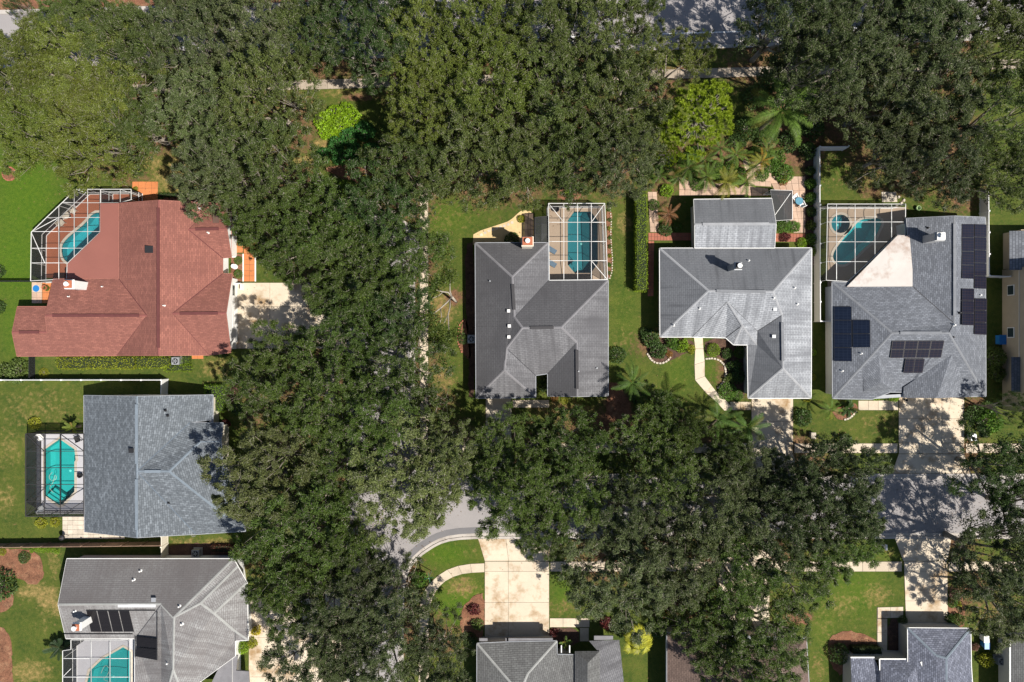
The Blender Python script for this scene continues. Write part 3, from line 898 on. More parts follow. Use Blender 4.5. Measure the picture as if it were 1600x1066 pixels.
        mk(name, v, f, mat, self.root, uvs=uv)

    def on(self, fi, zx, zy, lift=0.0):
        s, ox, oy = self.zoom
        px, py = ox + zx / s, oy + zy / s
        o = Vector((0, 0, CAMH)); d = (P(px, py, 0) - o)
        c, n = self.planes[fi]
        t = (c - o).dot(n) / d.dot(n)
        return o + d * t + n * lift

    def pipe(self, fi, zx, zy, r=0.07, h=0.4, mat=None):
        p = self.on(fi, zx, zy)
        MB().cyl(p - Vector((0, 0, .15)), r, h + .15, 8).cyl(p - Vector((0, 0, .05)), r * 2.2, .12, 8, r * 1.2).build('vent_pipe', mat or M_gmetal, self.root)

    def boxvent(self, fi, zx, zy, sx=.45, sy=.4, h=.22, mat=None):
        p = self.on(fi, zx, zy)
        MB().box((p.x, p.y, p.z + h / 2 - .08), (sx, sy, h + .1)).box((p.x, p.y, p.z + h), (sx + .14, sy + .14, .05)).build('roof_vent', mat or M_gmetal, self.root)

    def chimney(self, zx, zy, ztop, w, d, zbase, mat=M_white, top=M_terra, flue=M_white):
        s, ox, oy = self.zoom
        p = P(ox + zx / s, oy + zy / s, ztop)
        c = MB().box((p.x, p.y, (zbase + ztop) / 2), (w, d, ztop - zbase)).box((p.x, p.y, ztop - .28), (w + .16, d + .16, .14)).build('chimney', mat, self.root)
        MB().box((p.x, p.y, ztop + .06), (w - .06, d - .06, .12)).build('chimney_cap', top, c)
        MB().lathe((p.x, p.y, ztop + .1), [(.2, 0), (.2, .28), (.28, .32), (.28, .38), (.12, .42)], 12).build('flue', flue, c)

    def panel(self, fi, q, nx, ny, mat, frame, name='solar_panel', lift=0.14, gap=0.03, lines=0):
        """q: four zoom corners; nx x ny separate panels lying on a roof plane"""
        a, b, c, d = [self.on(fi, x, y, lift) for x, y in q]
        n = self.planes[fi][1]
        def at(u, v): return a.lerp(b, u).lerp(d.lerp(c, u), v)
        lu = (b - a).length; lv = (d - a).length
        for i in range(nx):
            for j in range(ny):
                gu = gap / lu / 2; gv = gap / lv / 2
                c4 = [at(i / nx + gu, j / ny + gv), at((i + 1) / nx - gu, j / ny + gv), at((i + 1) / nx - gu, (j + 1) / ny - gv), at(i / nx + gu, (j + 1) / ny - gv)]
                t = n * 0.035
                vs = [p - t for p in c4] + c4
                fs = [(0, 1, 5, 4), (1, 2, 6, 5), (2, 3, 7, 6), (3, 0, 4, 7), (4, 5, 6, 7)]
                pan = mk(name, vs, fs, frame, self.root)
                cc = sum(c4, Vector()) / 4
                ins = [p + (cc - p).normalized() * 0.05 + n * 0.006 for p in c4]
                uv = [[(0, 0), ((c4[1] - c4[0]).length, 0), ((c4[1] - c4[0]).length, (c4[3] - c4[0]).length), (0, (c4[3] - c4[0]).length)]]
                f = (0, 1, 2, 3) if (ins[1] - ins[0]).cross(ins[3] - ins[0]).z > 0 else (3, 2, 1, 0)
                if f[0] == 3: uv = [uv[0][::-1]]
                mk('cell_sheet', ins, [f], mat, pan, uvs=uv)

def cell_material(name, col, line, su, sv):
    m, nt, nd, L, bs = nodes_of(name)
    uv = N(nt, 'ShaderNodeUVMap').outputs[0]
    br = N(nt, 'ShaderNodeTexBrick'); br.offset = 0.0
    L.new(uv, br.inputs['Vector'])
    br.inputs['Scale'].default_value = 1; br.inputs['Brick Width'].default_value = su; br.inputs['Row Height'].default_value = sv
    br.inputs['Mortar Size'].default_value = 0.012; br.inputs['Mortar Smooth'].default_value = 0.2
    br.inputs['Color1'].default_value = (*col, 1); br.inputs['Color2'].default_value = (*scl(col, 1.2), 1); br.inputs['Mortar'].default_value = (*line, 1)
    L.new(br.outputs[0], bs.inputs['Base Color'])
    bs.inputs['Roughness'].default_value = 0.18
    bs.inputs['Specular IOR Level'].default_value = 0.12
    return m

M_gtrim = plain('grey_trim', (.30, .31, .33), .6)
M_rtrim = plain('red_trim', (.30, .12, .09), .6)
M_valley = plain('valley_metal', (0.05, 0.05, 0.055), 0.8, 0.2)
S_red = shingles('red_shingles', (0.258, 0.107, 0.080), (0.188, 0.076, 0.062), 0.5, 0.2, 0.5, 0.25, contrast=0.2, big=0.35, mort=0.85)
S_blue = shingles('blue_grey_shingles', (0.158, 0.176, 0.194), (0.076, 0.086, 0.097), 0.8, 0.24, 0.55, 0.1, contrast=0.26, big=0.1, mort=0.8)
S_grey3 = shingles('weathered_grey_shingles', (0.262, 0.262, 0.258), (0.165, 0.150, 0.148), 0.35, 0.24, 0.6, 0.65, contrast=0.09, big=0.65, mort=0.72)
S_grey4 = shingles('charcoal_shingles', (0.172, 0.171, 0.178), (0.104, 0.102, 0.108), 0.4, 0.24, 0.6, 0.65, contrast=0.09, big=0.7, mort=0.72)
S_grey5 = shingles('silver_shingles', (0.345, 0.358, 0.377), (0.169, 0.176, 0.192), 0.3, 0.24, 0.6, 0.65, contrast=0.09, big=0.65, mort=0.72)
S_grey6 = shingles('slate_grey_shingles', (0.173, 0.184, 0.205), (0.101, 0.108, 0.124), 0.55, 0.2, 0.45, 0.1, contrast=0.28, big=0.25, mort=0.7)
S_grey7 = shingles('dusty_grey_shingles', (0.140, 0.142, 0.138), (0.095, 0.092, 0.092), 0.3, 0.24, 0.6, 0.35, contrast=0.16, big=0.4)
S_brown = shingles('brown_shingles', (0.170, 0.120, 0.098), (0.110, 0.078, 0.066), 0.45, 0.2, 0.45, 0.3, contrast=0.2, big=0.4)
S_blue9 = shingles('blue_slate_shingles', (0.165, 0.175, 0.215), (0.078, 0.085, 0.112), 0.55, 0.22, 0.4, 0.1, contrast=0.35, big=0.15)
K_red = plain('red_ridge_caps', (0.20, 0.070, 0.060), 0.9, 0.15)
K_blue = plain('blue_grey_ridge_caps', (0.155, 0.185, 0.215), 0.9, 0.12)
K_grey3 = plain('weathered_ridge_caps', (0.27, 0.272, 0.26), 0.9, 0.15)
K_grey4 = plain('charcoal_ridge_caps', (0.170, 0.165, 0.172), 0.9, 0.15)
K_grey5 = plain('silver_ridge_caps', (0.27, 0.275, 0.285), 0.9, 0.15)
K_grey6 = plain('slate_ridge_caps', (0.165, 0.172, 0.185), 0.9, 0.15)
K_redd = plain('dark_red_ridge', (0.105, 0.034, 0.032), 0.9, 0.15)
K_blued = plain('blue_valley', (0.10, 0.125, 0.155), 0.9, 0.12)
K_vent5 = plain('grey_ridge_vent', (0.17, 0.175, 0.185), 0.9, 0.12)
K_dark = plain('dark_ridge_vent', (0.05, 0.048, 0.05), 0.9, 0.1)
M_cell = cell_material('solar_cells', (0.010, 0.011, 0.020), (0.045, 0.03, 0.03), 0.5, 0.33)
M_cellb = cell_material('blue_solar_cells', (0.008, 0.012, 0.024), (0.022, 0.03, 0.05), 0.5, 0.33)
M_heat = cell_material('pool_heating_tubes', (0.010, 0.009, 0.010), (0.035, 0.032, 0.032), 4.0, 0.16)

# red roofed house ---------------------------------------------------------------
A = None
h1 = House('red_roofed_house', 'large house with red shingle roof and attached white pool cage', (3.23, 0, 230), dict(
    a=(600, 283, 3.2), rt=(800, 268, A), rb=(800, 1052, A), b=(600, 665, 3.2), c=(742, 850, A), d=(228, 850, A), e=(268, 665),
    f=(85, 1055), m=(590, 1052), h=(236, 934, A), g=(60, 935, A), j=(87, 806), k=(236, 806),
    NV=(1092, 283), An=(1166, 286), pA1=(1143, 412, A), pA0=(950, 415, A), As=(1166, 556), E1=(1122, 558), E2=(1122, 640), Bn=(1170, 640), pB1=(1139, 838, A), pB0=(870, 840, A), Bs=(1164, 1036), SV=(1055, 1050)),
    [['a', 'b', 'c', 'm', 'rb', 'rt'], ['e', 'b', 'c', 'd'], ['f', 'm', 'c', 'd', 'h', 'g'], ['j', 'k', 'h', 'g'],
     ['E1', 'E2', 'pB0', 'SV', 'rb', 'rt', 'NV', 'pA0'], ['NV', 'An', 'pA1', 'pA0'], ['As', 'E1', 'pA0', 'pA1'], ['E2', 'Bn', 'pB1', 'pB0'], ['Bs', 'SV', 'pB0', 'pB1']],
    roof=S_red, cap=K_red, valley=K_redd, ventmat=K_redd, trim=M_rtrim, wall=M_white, walls=['j', 'k', 'e', (600, 665), 'a', 'NV', 'An', 'As', 'E1', 'E2', 'Bn', 'Bs', 'm', 'f'], pitch=0.40)
pr = [(340, 660), (600, 667), (600, 283), (505, 283), (505, 430), (340, 590)]
MB().prism([(p.x, p.y) for p in [P(x / 3.23, 230 + y / 3.23, 3.1) for x, y in pr]], 2.9, 3.1).build('porch_roof', plain('red_membrane', (0.215, 0.082, 0.064), 0.8, 0.06, 0.4, 0.03), h1.root)
h1.chimney(344, 692, 6.4, .95, .95, 3.2)
h1.boxvent(0, 757, 517, .9, .7, .14, M_black)
h1.boxvent(5, 1093, 362, .6, .9, .2, plain('brown_vent', (.10, .06, .045), .7))
for fi, x, y in ((4, 1010, 310), (6, 1052, 432), (1, 350, 755), (4, 830, 800), (1, 520, 705), (0, 530, 600)):
    h1.pipe(fi, x, y, .07, .35, M_white)
for zx, z0, z1 in ((0, 0, 0),):
    pass
def wall_item(house, name, mat, a, b, z0, z1, out=0.03, subs=None):
    """flat item on a wall between world xy points a and b"""
    a = Vector(a); b = Vector(b); d = (b - a).normalized(); nrm = Vector((d.y, -d.x))
    m = MB()
    c = (a + b) / 2 + nrm * out
    m.box((c.x, c.y, (z0 + z1) / 2), ((b - a).length, 0.06, z1 - z0), math.atan2(d.y, d.x))
    o = m.build(name, mat, house.root)
    return o, c + nrm * 0.025, d, nrm
def window(house, a, b, z0, z1):
    o, c, d, nrm = wall_item(house, 'window', M_white, a, b, z0, z1)
    w = (Vector(b) - Vector(a)).length
    MB().box((c.x, c.y, (z0 + z1) / 2), (w - .16, .03, z1 - z0 - .16), math.atan2(d.y, d.x)).build('pane', M_glass, o)
# right-hand walls of the red house lean into view: arched window, garage door, entry
pE = [P(1166 / 3.23, 230 + y / 3.23, 2.9) for y in (286, 556)]
ix = pE[0].x - 0.4
window(h1, (ix, pE[1].y + 6.3), (ix, pE[1].y + 4.7), 0.9, 2.5) if False else window(h1, (ix, pE[1].y + 4.4), (ix, pE[1].y + 6.0), 0.8, 2.5)
pB = [P(1168 / 3.23, 230 + y / 3.23, 2.9) for y in (640, 1036)]
jx = pB[0].x - 0.4
gd, gc, gdv, gn = wall_item(h1, 'garage_door', M_white, (jx, pB[1].y + 1.2), (jx, pB[1].y + 6.1), 0.05, 2.3)
for k in range(4):
    MB().box((gc.x + .012, gc.y, 0.35 + k * .55), (4.7, .03, .47), math.pi / 2).build('door_panel', M_white, gd)
window(h1, (jx, pB[1].y + 6.9), (jx, pB[1].y + 8.3), 0.9, 2.3)

# blue-grey roofed house -----------------------------------------------------------
h2 = House('blue_grey_roofed_house', 'house with mottled blue grey shingle roof and dark framed pool cage', (3.33, 0, 540), dict(
    W0=(437, 260), W1=(440, 970), R0=(712, 265, A), R1=(712, 1000, A), E0=(1107, 257), E1=(1107, 386), V0=(990, 400, 3.35), M0=(712, 655, A),
    C=(880, 655, A), N1=(1160, 403), g1=(1150, 497, A), k1=(1045, 498, A), X0=(1157, 590), X1=(1268, 845), k2=(1175, 890, A), g2=(1262, 889, A), S1=(1277, 966), S0=(1020, 982)),
    [['W0', 'W1', 'R1', 'M0', 'R0'], ['E0', 'E1', 'V0', 'M0', 'R0'], ['V0', 'N1', 'g1', 'k1', 'C', 'M0'], ['X0', 'X1', 'g2', 'k2', 'C', 'k1', 'g1'], ['S0', 'S1', 'g2', 'k2', 'C', 'M0'], ['S0', 'R1', 'M0']],
    roof=S_blue, cap=K_blue, valley=K_blued, trim=M_gtrim, wall=M_cream, walls=['W0', 'W1', 'S0', 'S1', 'X1', 'X0', 'N1', (1107, 403), 'E0'], pitch=0.40, noeave=(3, 5))
for fi, x, y in ((1, 860, 338), (1, 872, 365), (4, 852, 830), (4, 878, 818), (4, 788, 973)):
    h2.pipe(fi, x, y, .08, .3, M_black)
h2.boxvent(0, 688, 545, .4, .4, .3, M_black)

# weathered grey house, lower left -------------------------------------------------
h3 = House('weathered_grey_house', 'grey weathered shingle house with black pool heating panels', (3.81, 0, 826), dict(
    N0=(397, 181), N1=(1390, 181), g=(345, 453, A), r0=(960, 450, A), r1=(1035, 530, A), r2=(1030, 840, A), sw=(392, 655), v=(803, 655), sb=(803, 1100),
    e1=(1415, 225), p1=(1195, 445, 4.75), p2=(1275, 505, 4.45), e2=(1470, 322), p3=(1400, 612, 3.35), e3=(1477, 665), e4=(1400, 668), e5=(1400, 760), q1=(1190, 914, 3.4), s1=(1130, 1100), s0=(960, 1100)),
    [['N0', 'N1', 'r1', 'r0', 'g'], ['sw', 'v', 'r0', 'g'], ['v', 'sb', 's0', 'r2', 'r1', 'r0'], ['N1', 'e1', 'p1', 'r1'], ['e1', 'e2', 'p2', 'p1'], ['e2', 'e3', 'p3', 'p2'],
     ['e4', 'e5', 'q1', 's1', 'r2', 'r1', 'p1', 'p2', 'p3'], ['s0', 's1', 'r2'], ['e3', 'e4', 'p3']],
    roof=S_grey3, cap=K_grey3, wall=M_white, walls=['N0', 'N1', 'e1', 'e3', 'e4', 'e5', (1400, 1100), 'sb', 'v', 'sw'], pitch=0.44, noeave=(3, 4, 5, 6, 7, 8), vents=False, slope_dark=(0,), slope_dark_amt=.7)
h3.chimney(452, 588, 6.6, .85, .8, 3.5, M_white, M_terra)
for fi, x, y in ((0, 838, 252), (0, 798, 305), (0, 1070, 462), (1, 448, 490), (2, 1000, 800), (6, 1085, 568)):
    h3.pipe(fi, x, y, .09, .35, M_white)
h3.boxvent(0, 920, 420, .4, .35, .25, M_gmetal)
MB().bar(h3.on(1, 703, 458, .06), h3.on(1, 928, 458, .06), .35, .05).build('flashing_strip', plain('pale_strip', (.5, .5, .5), .6), h3.root)
for i in range(4):
    x0 = 515 + i * 65
    h3.panel(1, [(x0, 487), (x0 + 60, 487), (x0 + 90, 612), (x0 + 28, 612)], 1, 1, M_heat, M_black, 'pool_heating_panel', .08)
h3.panel(2, [(816, 640), (938, 655), (938, 712), (814, 700)], 1, 1, M_heat, M_black, 'pool_heating_panel', .08)
h3.panel(2, [(814, 706), (938, 717), (938, 783), (810, 760)], 1, 1, M_heat, M_black, 'pool_heating_panel', .08)
for fi, pts in ((1, [(515, 484), (925, 484), ]), (1, [(385, 624), (790, 624)]), (2, [(938, 495), (938, 780)]), (2, [(808, 640), (808, 765)])):
    MB().tube([h3.on(fi, *p, .08) for p in pts], [.06, .06], 6).build('heating_pipe', M_black, h3.root)
# low entry roof at its lower right
pe = [P(x / 3.81, 826 + y / 3.81, 2.7) for x, y in ((1335, 760), (1415, 755), (1405, 845), (1480, 850), (1490, 1000), (1220, 1000))]
MB().prism([(p.x, p.y) for p in pe], 2.5, 2.72).build('entry_roof', K_grey4, h3.root)

# charcoal house with the tan pool deck ---------------------------------------------
h4 = House('charcoal_roofed_house', 'charcoal hip roofed house with courtyard notch and white framed pool cage', (2.805, 640, 280), dict(
    NW=(288, 280), NE=(606, 279), A=(450, 428, A), B=(460, 606, A), n1=(608, 445), n2=(870, 443), D=(665, 650, A), C=(495, 652, A), SE=(870, 950), sr=(735, 953, A), G=(733, 716, A),
    wv=(606, 852), ws=(606, 951), we=(552, 860), F=(425, 742, A), H=(415, 838, A), SW=(292, 960), se=(552, 957)),
    [['NW', 'NE', 'A'], ['NE', 'n1', 'B', 'A'], ['n1', 'n2', 'D', 'C', 'B'], ['n2', 'SE', 'sr', 'G', 'D'], ['wv', 'ws', 'sr', 'G'], ['we', 'wv', 'G', 'D', 'C', 'F'], ['SW', 'se', 'H'], ['se', 'we', 'F', 'H'], ['NW', 'SW', 'H', 'F', 'C', 'B', 'A']],
    roof=S_grey4, cap=K_grey4, ventmat=K_dark, trim=M_gtrim, wall=M_cream, walls=['NW', 'NE', 'n1', 'n2', 'SE', (735, 950), 'ws', 'wv', 'we', 'se', 'SW'], pitch=0.45, slope_dark=(0, 2, 4, 8), slope_dark_amt=.75)
h4.chimney(517, 272, 6.2, 1.25, 1.0, .2, M_cream, M_terra)
for fi, x, y in ((8, 434, 578), (8, 437, 644), (8, 435, 692)):
    h4.boxvent(fi, x, y, .22, .22, .18, M_white)
for fi, x, y in ((8, 352, 447), (3, 740, 842), (3, 820, 828)):
    h4.pipe(fi, x, y, .07, .3, M_gmetal)

# silver-grey L-shaped house -----------------------------------------------------
h5 = House('silver_roofed_house', 'pale silver grey L shaped house with front garden walk and rear wing', (2.478, 980, 230), dict(
    Wn=(126, 392), Ws=(128, 735), En=(714, 391), P=(315, 556, A), Q=(565, 560, A), KL=(250, 735), K=(387, 597, 4.95), KM=(382, 738), KN=(412, 765), KO=(503, 766), KP=(505, 712, 3.3), K2=(446, 690, 4.6),
    T=(600, 650, A), R=(603, 857, A), g0=(466, 767), g1=(469, 972), g2=(712, 972), na=(141, 377)),
    [['Wn', 'Ws', 'P'], ['Wn', 'En', 'Q', 'P'], ['En', 'g2', 'R', 'T', 'Q'], ['g1', 'g2', 'R'], ['g0', 'g1', 'R', 'T', 'KP', 'KO'], ['Ws', 'KL', 'K', 'KP', 'T', 'Q', 'P'], ['KL', 'KM', 'K2', 'K'], ['KM', 'KN', 'K2'], ['KN', 'KO', 'K2'], ['KO', 'KP', 'K', 'K2']],
    roof=S_grey5, cap=K_grey5, ventmat=K_vent5, wall=M_cream, walls=['Wn', 'Ws', 'KM', 'KN', 'KO', 'g0', 'g1', 'g2', 'En'], pitch=0.45, noeave=(9,), slope_dark=(0, 1, 4), slope_dark_amt=1.0)
h5.chimney(432, 460, 7.2, .75, .75, 4.0, M_gmetal, M_black)
for fi, x, y, b in ((1, 470, 440, 0), (5, 280, 625, 0), (0, 180, 690, 0), (2, 648, 545, 0), (2, 658, 608, 0), (5, 570, 628, 1), (4, 566, 733, 1), (5, 567, 585, 0)):
    (h5.boxvent(fi, x, y, .28, .25, .2, M_gmetal) if b else h5.pipe(fi, x, y, .08, .35, M_white))
garage_a = P(980 + 500 / 2.478, 230 + 972 / 2.478, 2.9)
# rear wing of the silver house: a second gabled roof tied to the first
rw = House('rear_wing', 'grey gabled rear wing joined to the silver roofed house', (2.478, 980, 230), dict(
    a=(258, 203, 3.2), b=(560, 199, 3.2), c=(577, 297, A), d=(571, 390, 3.2), e=(262, 390, 3.2), f=(262, 299, A)),
    [['a', 'b', 'c', 'f'], ['e', 'd', 'c', 'f']], eave=3.2, roof=S_grey5, cap=K_grey5, wall=M_cream, walls=['a', 'b', 'd', 'e'], pitch=0.38, slope_dark=(0,), slope_dark_amt=1.0)

# solar house --------------------------------------------------------------------
h6 = House('solar_panel_house', 'slate grey house covered with solar panels beside a white porch roof', (2.424, 1260, 220), dict(
    a=(380, 294, 3.3), n1=(402, 552, 3.3), rt=(560, 285, A), v=(560, 692, A), r1=(540, 728, A), r0=(325, 728, A), n0=(98, 535), w1=(100, 976), s1=(250, 979), s2=(318, 952), s3=(365, 952), s4=(367, 972), se=(680, 968), ne=(677, 290)),
    [['a', 'n1', 'v', 'rt'], ['n0', 'n1', 'v', 'r1', 'r0'], ['ne', 'se', 'r1', 'v', 'rt'], ['n0', 'w1', 'r0'], ['w1', 's1', 's2', 's3', 's4', 'se', 'r1', 'r0']],
    roof=S_grey6, cap=K_grey6, trim=M_gtrim, wall=M_white, walls=['n0', 'w1', 's1', 's4', 'se', 'ne', 'a', 'n1'], pitch=0.38)
pp = [(346, 358), (402, 358), (402, 552), (153, 553)]
MB().prism([(p.x, p.y) for p in [P(1260 + x / 2.424, 220 + y / 2.424, 3.35) for x, y in pp]], 3.1, 3.35).build('porch_roof', plain('white_membrane', (.47, .435, .40), .8, .08, .6, .05, stain=(.30, .215, .17), stain_amt=.8, stain_scale=.5), h6.root)
# front gables laid over the south slope
def overlay(house, verts, faces, mat, name='front_gable'):
    s, ox, oy = house.zoom
    pts = {}
    for k, v in verts.items():
        pts[k] = house.on(v[2], v[0], v[1], v[3]) if len(v) == 4 else P(ox + v[0] / s, oy + v[1] / s, v[2])
    V = []; F = []; UV = []
    for f in faces:
        p = [pts[k] for k in f]; n = newell(p)
        if n.z < 0: p = p[::-1]; n = newell(p)
        h = Vector((-n.y, n.x, 0)); h = h.normalized() if h.length > 1e-4 else Vector((1, 0, 0)); v = n.cross(h)
        b = len(V); V += p
        F.append(list(range(b, b + len(p)))); UV.append([(q.dot(h), q.dot(v)) for q in p])
    return mk(name, V, F, mat, house.root, uvs=UV)
overlay(h6, dict(k=(549, 811, 4, .05), w0=(367, 934, 4, .03), w1=(368, 974, 2.95), m=(493, 975, 4.55), e=(622, 971, 2.95)), [['w0', 'w1', 'm', 'k'], ['m', 'e', 'k']], S_grey6)
overlay(h6, dict(k=(273, 813, 4, .03), w0=(213, 866, 4, .03), w1=(216, 950, 4, .03), m=(271, 906, 4, .75), e=(330, 940, 4, .03)), [['w0', 'w1', 'm', 'k'], ['m', 'e', 'k'], ['w1', 'e', 'm']], S_grey6)
h6.chimney(509, 362, 6.6, 1.0, .9, 3.6, M_greystucco, M_white)
for fi, x, y in ((0, 460, 330), (2, 545, 710) if False else (2, 580, 652), (2, 560, 698), (2, 556, 744), (4, 207, 806) if False else (3, 207, 806), (3, 135, 872), (2, 658, 585)):
    h6.pipe(fi, x, y, .08, .3, M_black if rnd.random() < .5 else M_white)
def pan6(fi, q, nx, ny, mat=None): h6.panel(fi, q, nx, ny, mat or M_cell, M_black, 'solar_panel')
pan6(2, [(585, 316), (631, 316), (631, 524), (585, 522)], 1, 4)
pan6(2, [(633, 316), (679, 318), (678, 562), (632, 560)], 1, 5)
pan6(2, [(585, 560), (632, 561), (631, 700), (585, 699)], 1, 3)
pan6(2, [(634, 597), (680, 598), (679, 736), (632, 734)], 1, 3)
pan6(3, [(104, 628), (171, 628), (173, 836), (104, 835)], 1, 4, M_cellb)
pan6(3, [(174, 679), (241, 679), (242, 783), (175, 784)], 1, 2, M_cellb)
pan6(4, [(323, 757), (521, 756), (508, 821), (315, 822)], 4, 2)
pan6(4, [(373, 824), (447, 824), (438, 879), (365, 879)], 2, 1)

# grey hip roof, bottom centre ------------------------------------------------------
h7 = House('grey_hip_roofed_house', 'dusty grey hip roofed house facing the sunlit double driveway', (3.728, 640, 780), dict(
    a=(393, 841), b=(545, 834), c=(858, 827), d=(858, 906), e=(965, 908), f=(965, 1300), g=(393, 1300), p=(690, 1015, A), q=(640, 1130, A), r=(640, 1300, A)),
    [['a', 'b', 'p', 'q'], ['b', 'c', 'p'], ['c', 'd', 'p'], ['d', 'e', 'f', 'r', 'q', 'p'], ['a', 'g', 'r', 'q']],
    roof=S_grey7, cap=K_grey3, wall=M_greystucco, trim=M_gtrim, walls=['a', 'c', 'd', 'e', 'f', 'g'], noeave=(2, 3), pitch=0.38, vents=False)
overlay(h7, dict(a=(963, 886, 3.2), b=(1108, 885, 3.2), p=(1037, 957, 4.3), q=(1037, 1300, 4.3), c=(1108, 1300, 3.2), d=(963, 1300, 3.2)), [['a', 'b', 'p'], ['b', 'c', 'q', 'p'], ['a', 'd', 'q', 'p']], S_grey7, 'porch_gable')
overlay(h7, dict(a=(1045, 826, 2.8), b=(1222, 820, 2.8), c=(1272, 1300, 2.9), d=(1100, 1300, 3.1), e=(1100, 890, 3.1)), [['a', 'b', 'c', 'd', 'e']], S_grey4, 'side_roof')
MB().box((P(640 + 1130 / 3.728, 780 + 808 / 3.728, 2.7).x, P(640 + 1130 / 3.728, 780 + 808 / 3.728, 2.7).y, 2.65), (2.3, .5, .15)).build('porch_beam', K_grey4, h7.root)  # shade on the beam is put into its dark grey colour
for x, w in ((430, 1.0), (700, 5.6), (567, .35)):
    p = P(640 + x / 3.728, 780 + 824 / 3.728, 2.8)
    MB().box((p.x, p.y + .1, 2.7), (w, .35, .2)).build('door_header', K_grey4, h7.root)
for k in range(2):
    p = P(640 + (885 + 48 * k) / 3.728, 780 + 884 / 3.728, 2.8)
    MB().box((p.x, p.y, 2.6), (.12, 1.2, .12)).build('pergola_beam', M_white, h7.root)

# brown roof under the oaks --------------------------------------------------------
h8 = House('brown_roofed_house', 'brown shingle house half hidden by an overhanging oak', (5, 1020, 860), dict(
    a=(112, 648), b=(424, 648), b2=(426, 742), b3=(800, 742), b4=(800, 700), c=(1200, 690), d=(1240, 1400), e=(112, 1400), p=(540, 1050, A), q=(900, 1060, A)),
    [['a', 'b', 'b2', 'b3', 'p'], ['b3', 'b4', 'c', 'q', 'p'], ['c', 'd', 'q'], ['e', 'd', 'q', 'p'], ['a', 'e', 'p']],
    roof=S_brown, cap=S_brown, trim=M_gtrim, wall=M_cream, walls=['a', 'c', 'd', 'e'], pitch=0.36, vents=False, noeave=(1,))

# blue slate house, lower right ------------------------------------------------------
h9 = House('blue_slate_house', 'blue grey tabbed shingle house with dark hedge and L walk', (4.334, 1280, 820), dict(
    a=(600, 700), b=(1026, 703), c=(1030, 958), c2=(1060, 1400), p=(862, 905, A), v=(790, 885, A), w=(602, 893), q=(862, 1400, A), k=(602, 1400), r=(700, 955, A)),
    [['a', 'b', 'p', 'v'], ['b', 'c', 'c2', 'q', 'p'], ['a', 'w', 'r', 'v'], ['w', 'k', 'q', 'p', 'v', 'r']],
    roof=S_blue9, cap=K_blue, wall=M_greystucco, walls=['a', 'b', 'c', 'c2', 'k'], noeave=(3,), pitch=0.40, vents=False)
overlay(h9, dict(a=(408, 909, 2.7), b=(690, 909, 2.7), p=(600, 1045, 4.0), q=(600, 1400, 4.2), c=(690, 1400, 4.0), d=(408, 1400, 2.7)), [['a', 'b', 'p'], ['a', 'd', 'q', 'p'], ['b', 'c', 'q', 'p']], S_blue9, 'porch_gable')
overlay(h9, dict(a=(212, 898, 2.7), b=(372, 898, 2.7), c=(412, 1000, 3.3), d=(412, 1400, 3.4), e=(235, 1400, 2.7)), [['a', 'b', 'c', 'd', 'e']], S_blue9, 'side_roof')
p0, p1 = P(1280 + 212 / 4.334, 820 + 898 / 4.334, 2.7), P(1280 + 240 / 4.334, 820 + 1300 / 4.334, 2.7)
p2, p3 = P(1280 + 690 / 4.334, 820 + 909 / 4.334, 2.7), P(1280 + 600 / 4.334, 820 + 893 / 4.334, 2.7)
mw = MB()
for a, b in (((p0.x + .3, p1.y), (p0.x + .3, p0.y - .3)), ((p0.x + .3, p0.y - .3), (p2.x, p0.y - .3))):
    mw.add([(a[0], a[1], 0), (b[0], b[1], 0), (b[0], b[1], 2.66), (a[0], a[1], 2.66)], [(0, 1, 2, 3)])
mw.build('wall', M_greystucco, h9.root)
for pts in (((212, 898), (372, 898)), ((408, 909), (690, 909)), ((408, 909), (410, 985))):
    MB().bar(*[P(1280 + x / 4.334, 820 + y / 4.334, 2.68) for x, y in pts], .14, .12).build('gutter', M_white, h9.root)
pf = [P(1280 + x / 4.334, 820 + y / 4.334, 3.3) for x, y in ((688, 925), (706, 970))]
MB().bar(pf[0], pf[1], .3, .3).build('flashing', M_white, h9.root)

# two-storey beige house cut by the right edge ---------------------------------------
hb = thing('beige_house', 'two storey beige stucco house cut off at the right edge', 'house', P(1620, 500, 0))
bx = P(1566, 500, 0).x
def yy(py, z=0): return P(0, py, z).y
MB().box((bx + 8, (yy(422) + yy(640)) / 2, 3.1), (16, yy(422) - yy(640), 6.2)).build('wall', M_beige, hb)
MB().box((bx + 7.6, (yy(365) + yy(421)) / 2, 1.6), (15, yy(365) - yy(421), 3.2)).build('lower_wall', M_beige, hb)
def lean_roof(px0, py0, px1, py1, z0, z1, name):
    a = P(px0, py0, z0); b = P(px1, py0, z1); c = P(px1, py1, z1); d = P(px0, py1, z0)
    mk(name, [a, b, c, d], [(3, 2, 1, 0)], S_grey6, hb, uvs=[[(d.y, 0), (c.y, 3), (b.y, 3), (a.y, 0)]])
lean_roof(1577, 361, 1650, 422, 3.2, 4.2, 'porch_roof')
lean_roof(1580, 558, 1650, 613, 3.0, 4.0, 'side_roof')
r0 = P(1602, 415, 6.3); r1 = P(1602, 645, 6.3)
mk('roof', [(bx - .4, r0.y, 6.2), (bx - .4, r1.y, 6.2), (bx + 8, r1.y, 9), (bx + 8, r0.y, 9), (bx + 16, r0.y, 6.2), (bx + 16, r1.y, 6.2)], [(0, 1, 2, 3), (3, 2, 5, 4)], S_grey6, hb, uvs=[[(0, 0), (18, 0), (18, 9), (0, 9)]] * 2)
for py in (455, 520):
    y = yy(py)
    o = MB().box((bx - .03, y, 1.6), (.08, 1.3, 1.2)).build('window', M_white, hb)
    MB().box((bx - .06, y, 1.6), (.06, 1.1, 1.0)).build('pane', M_glass, o)
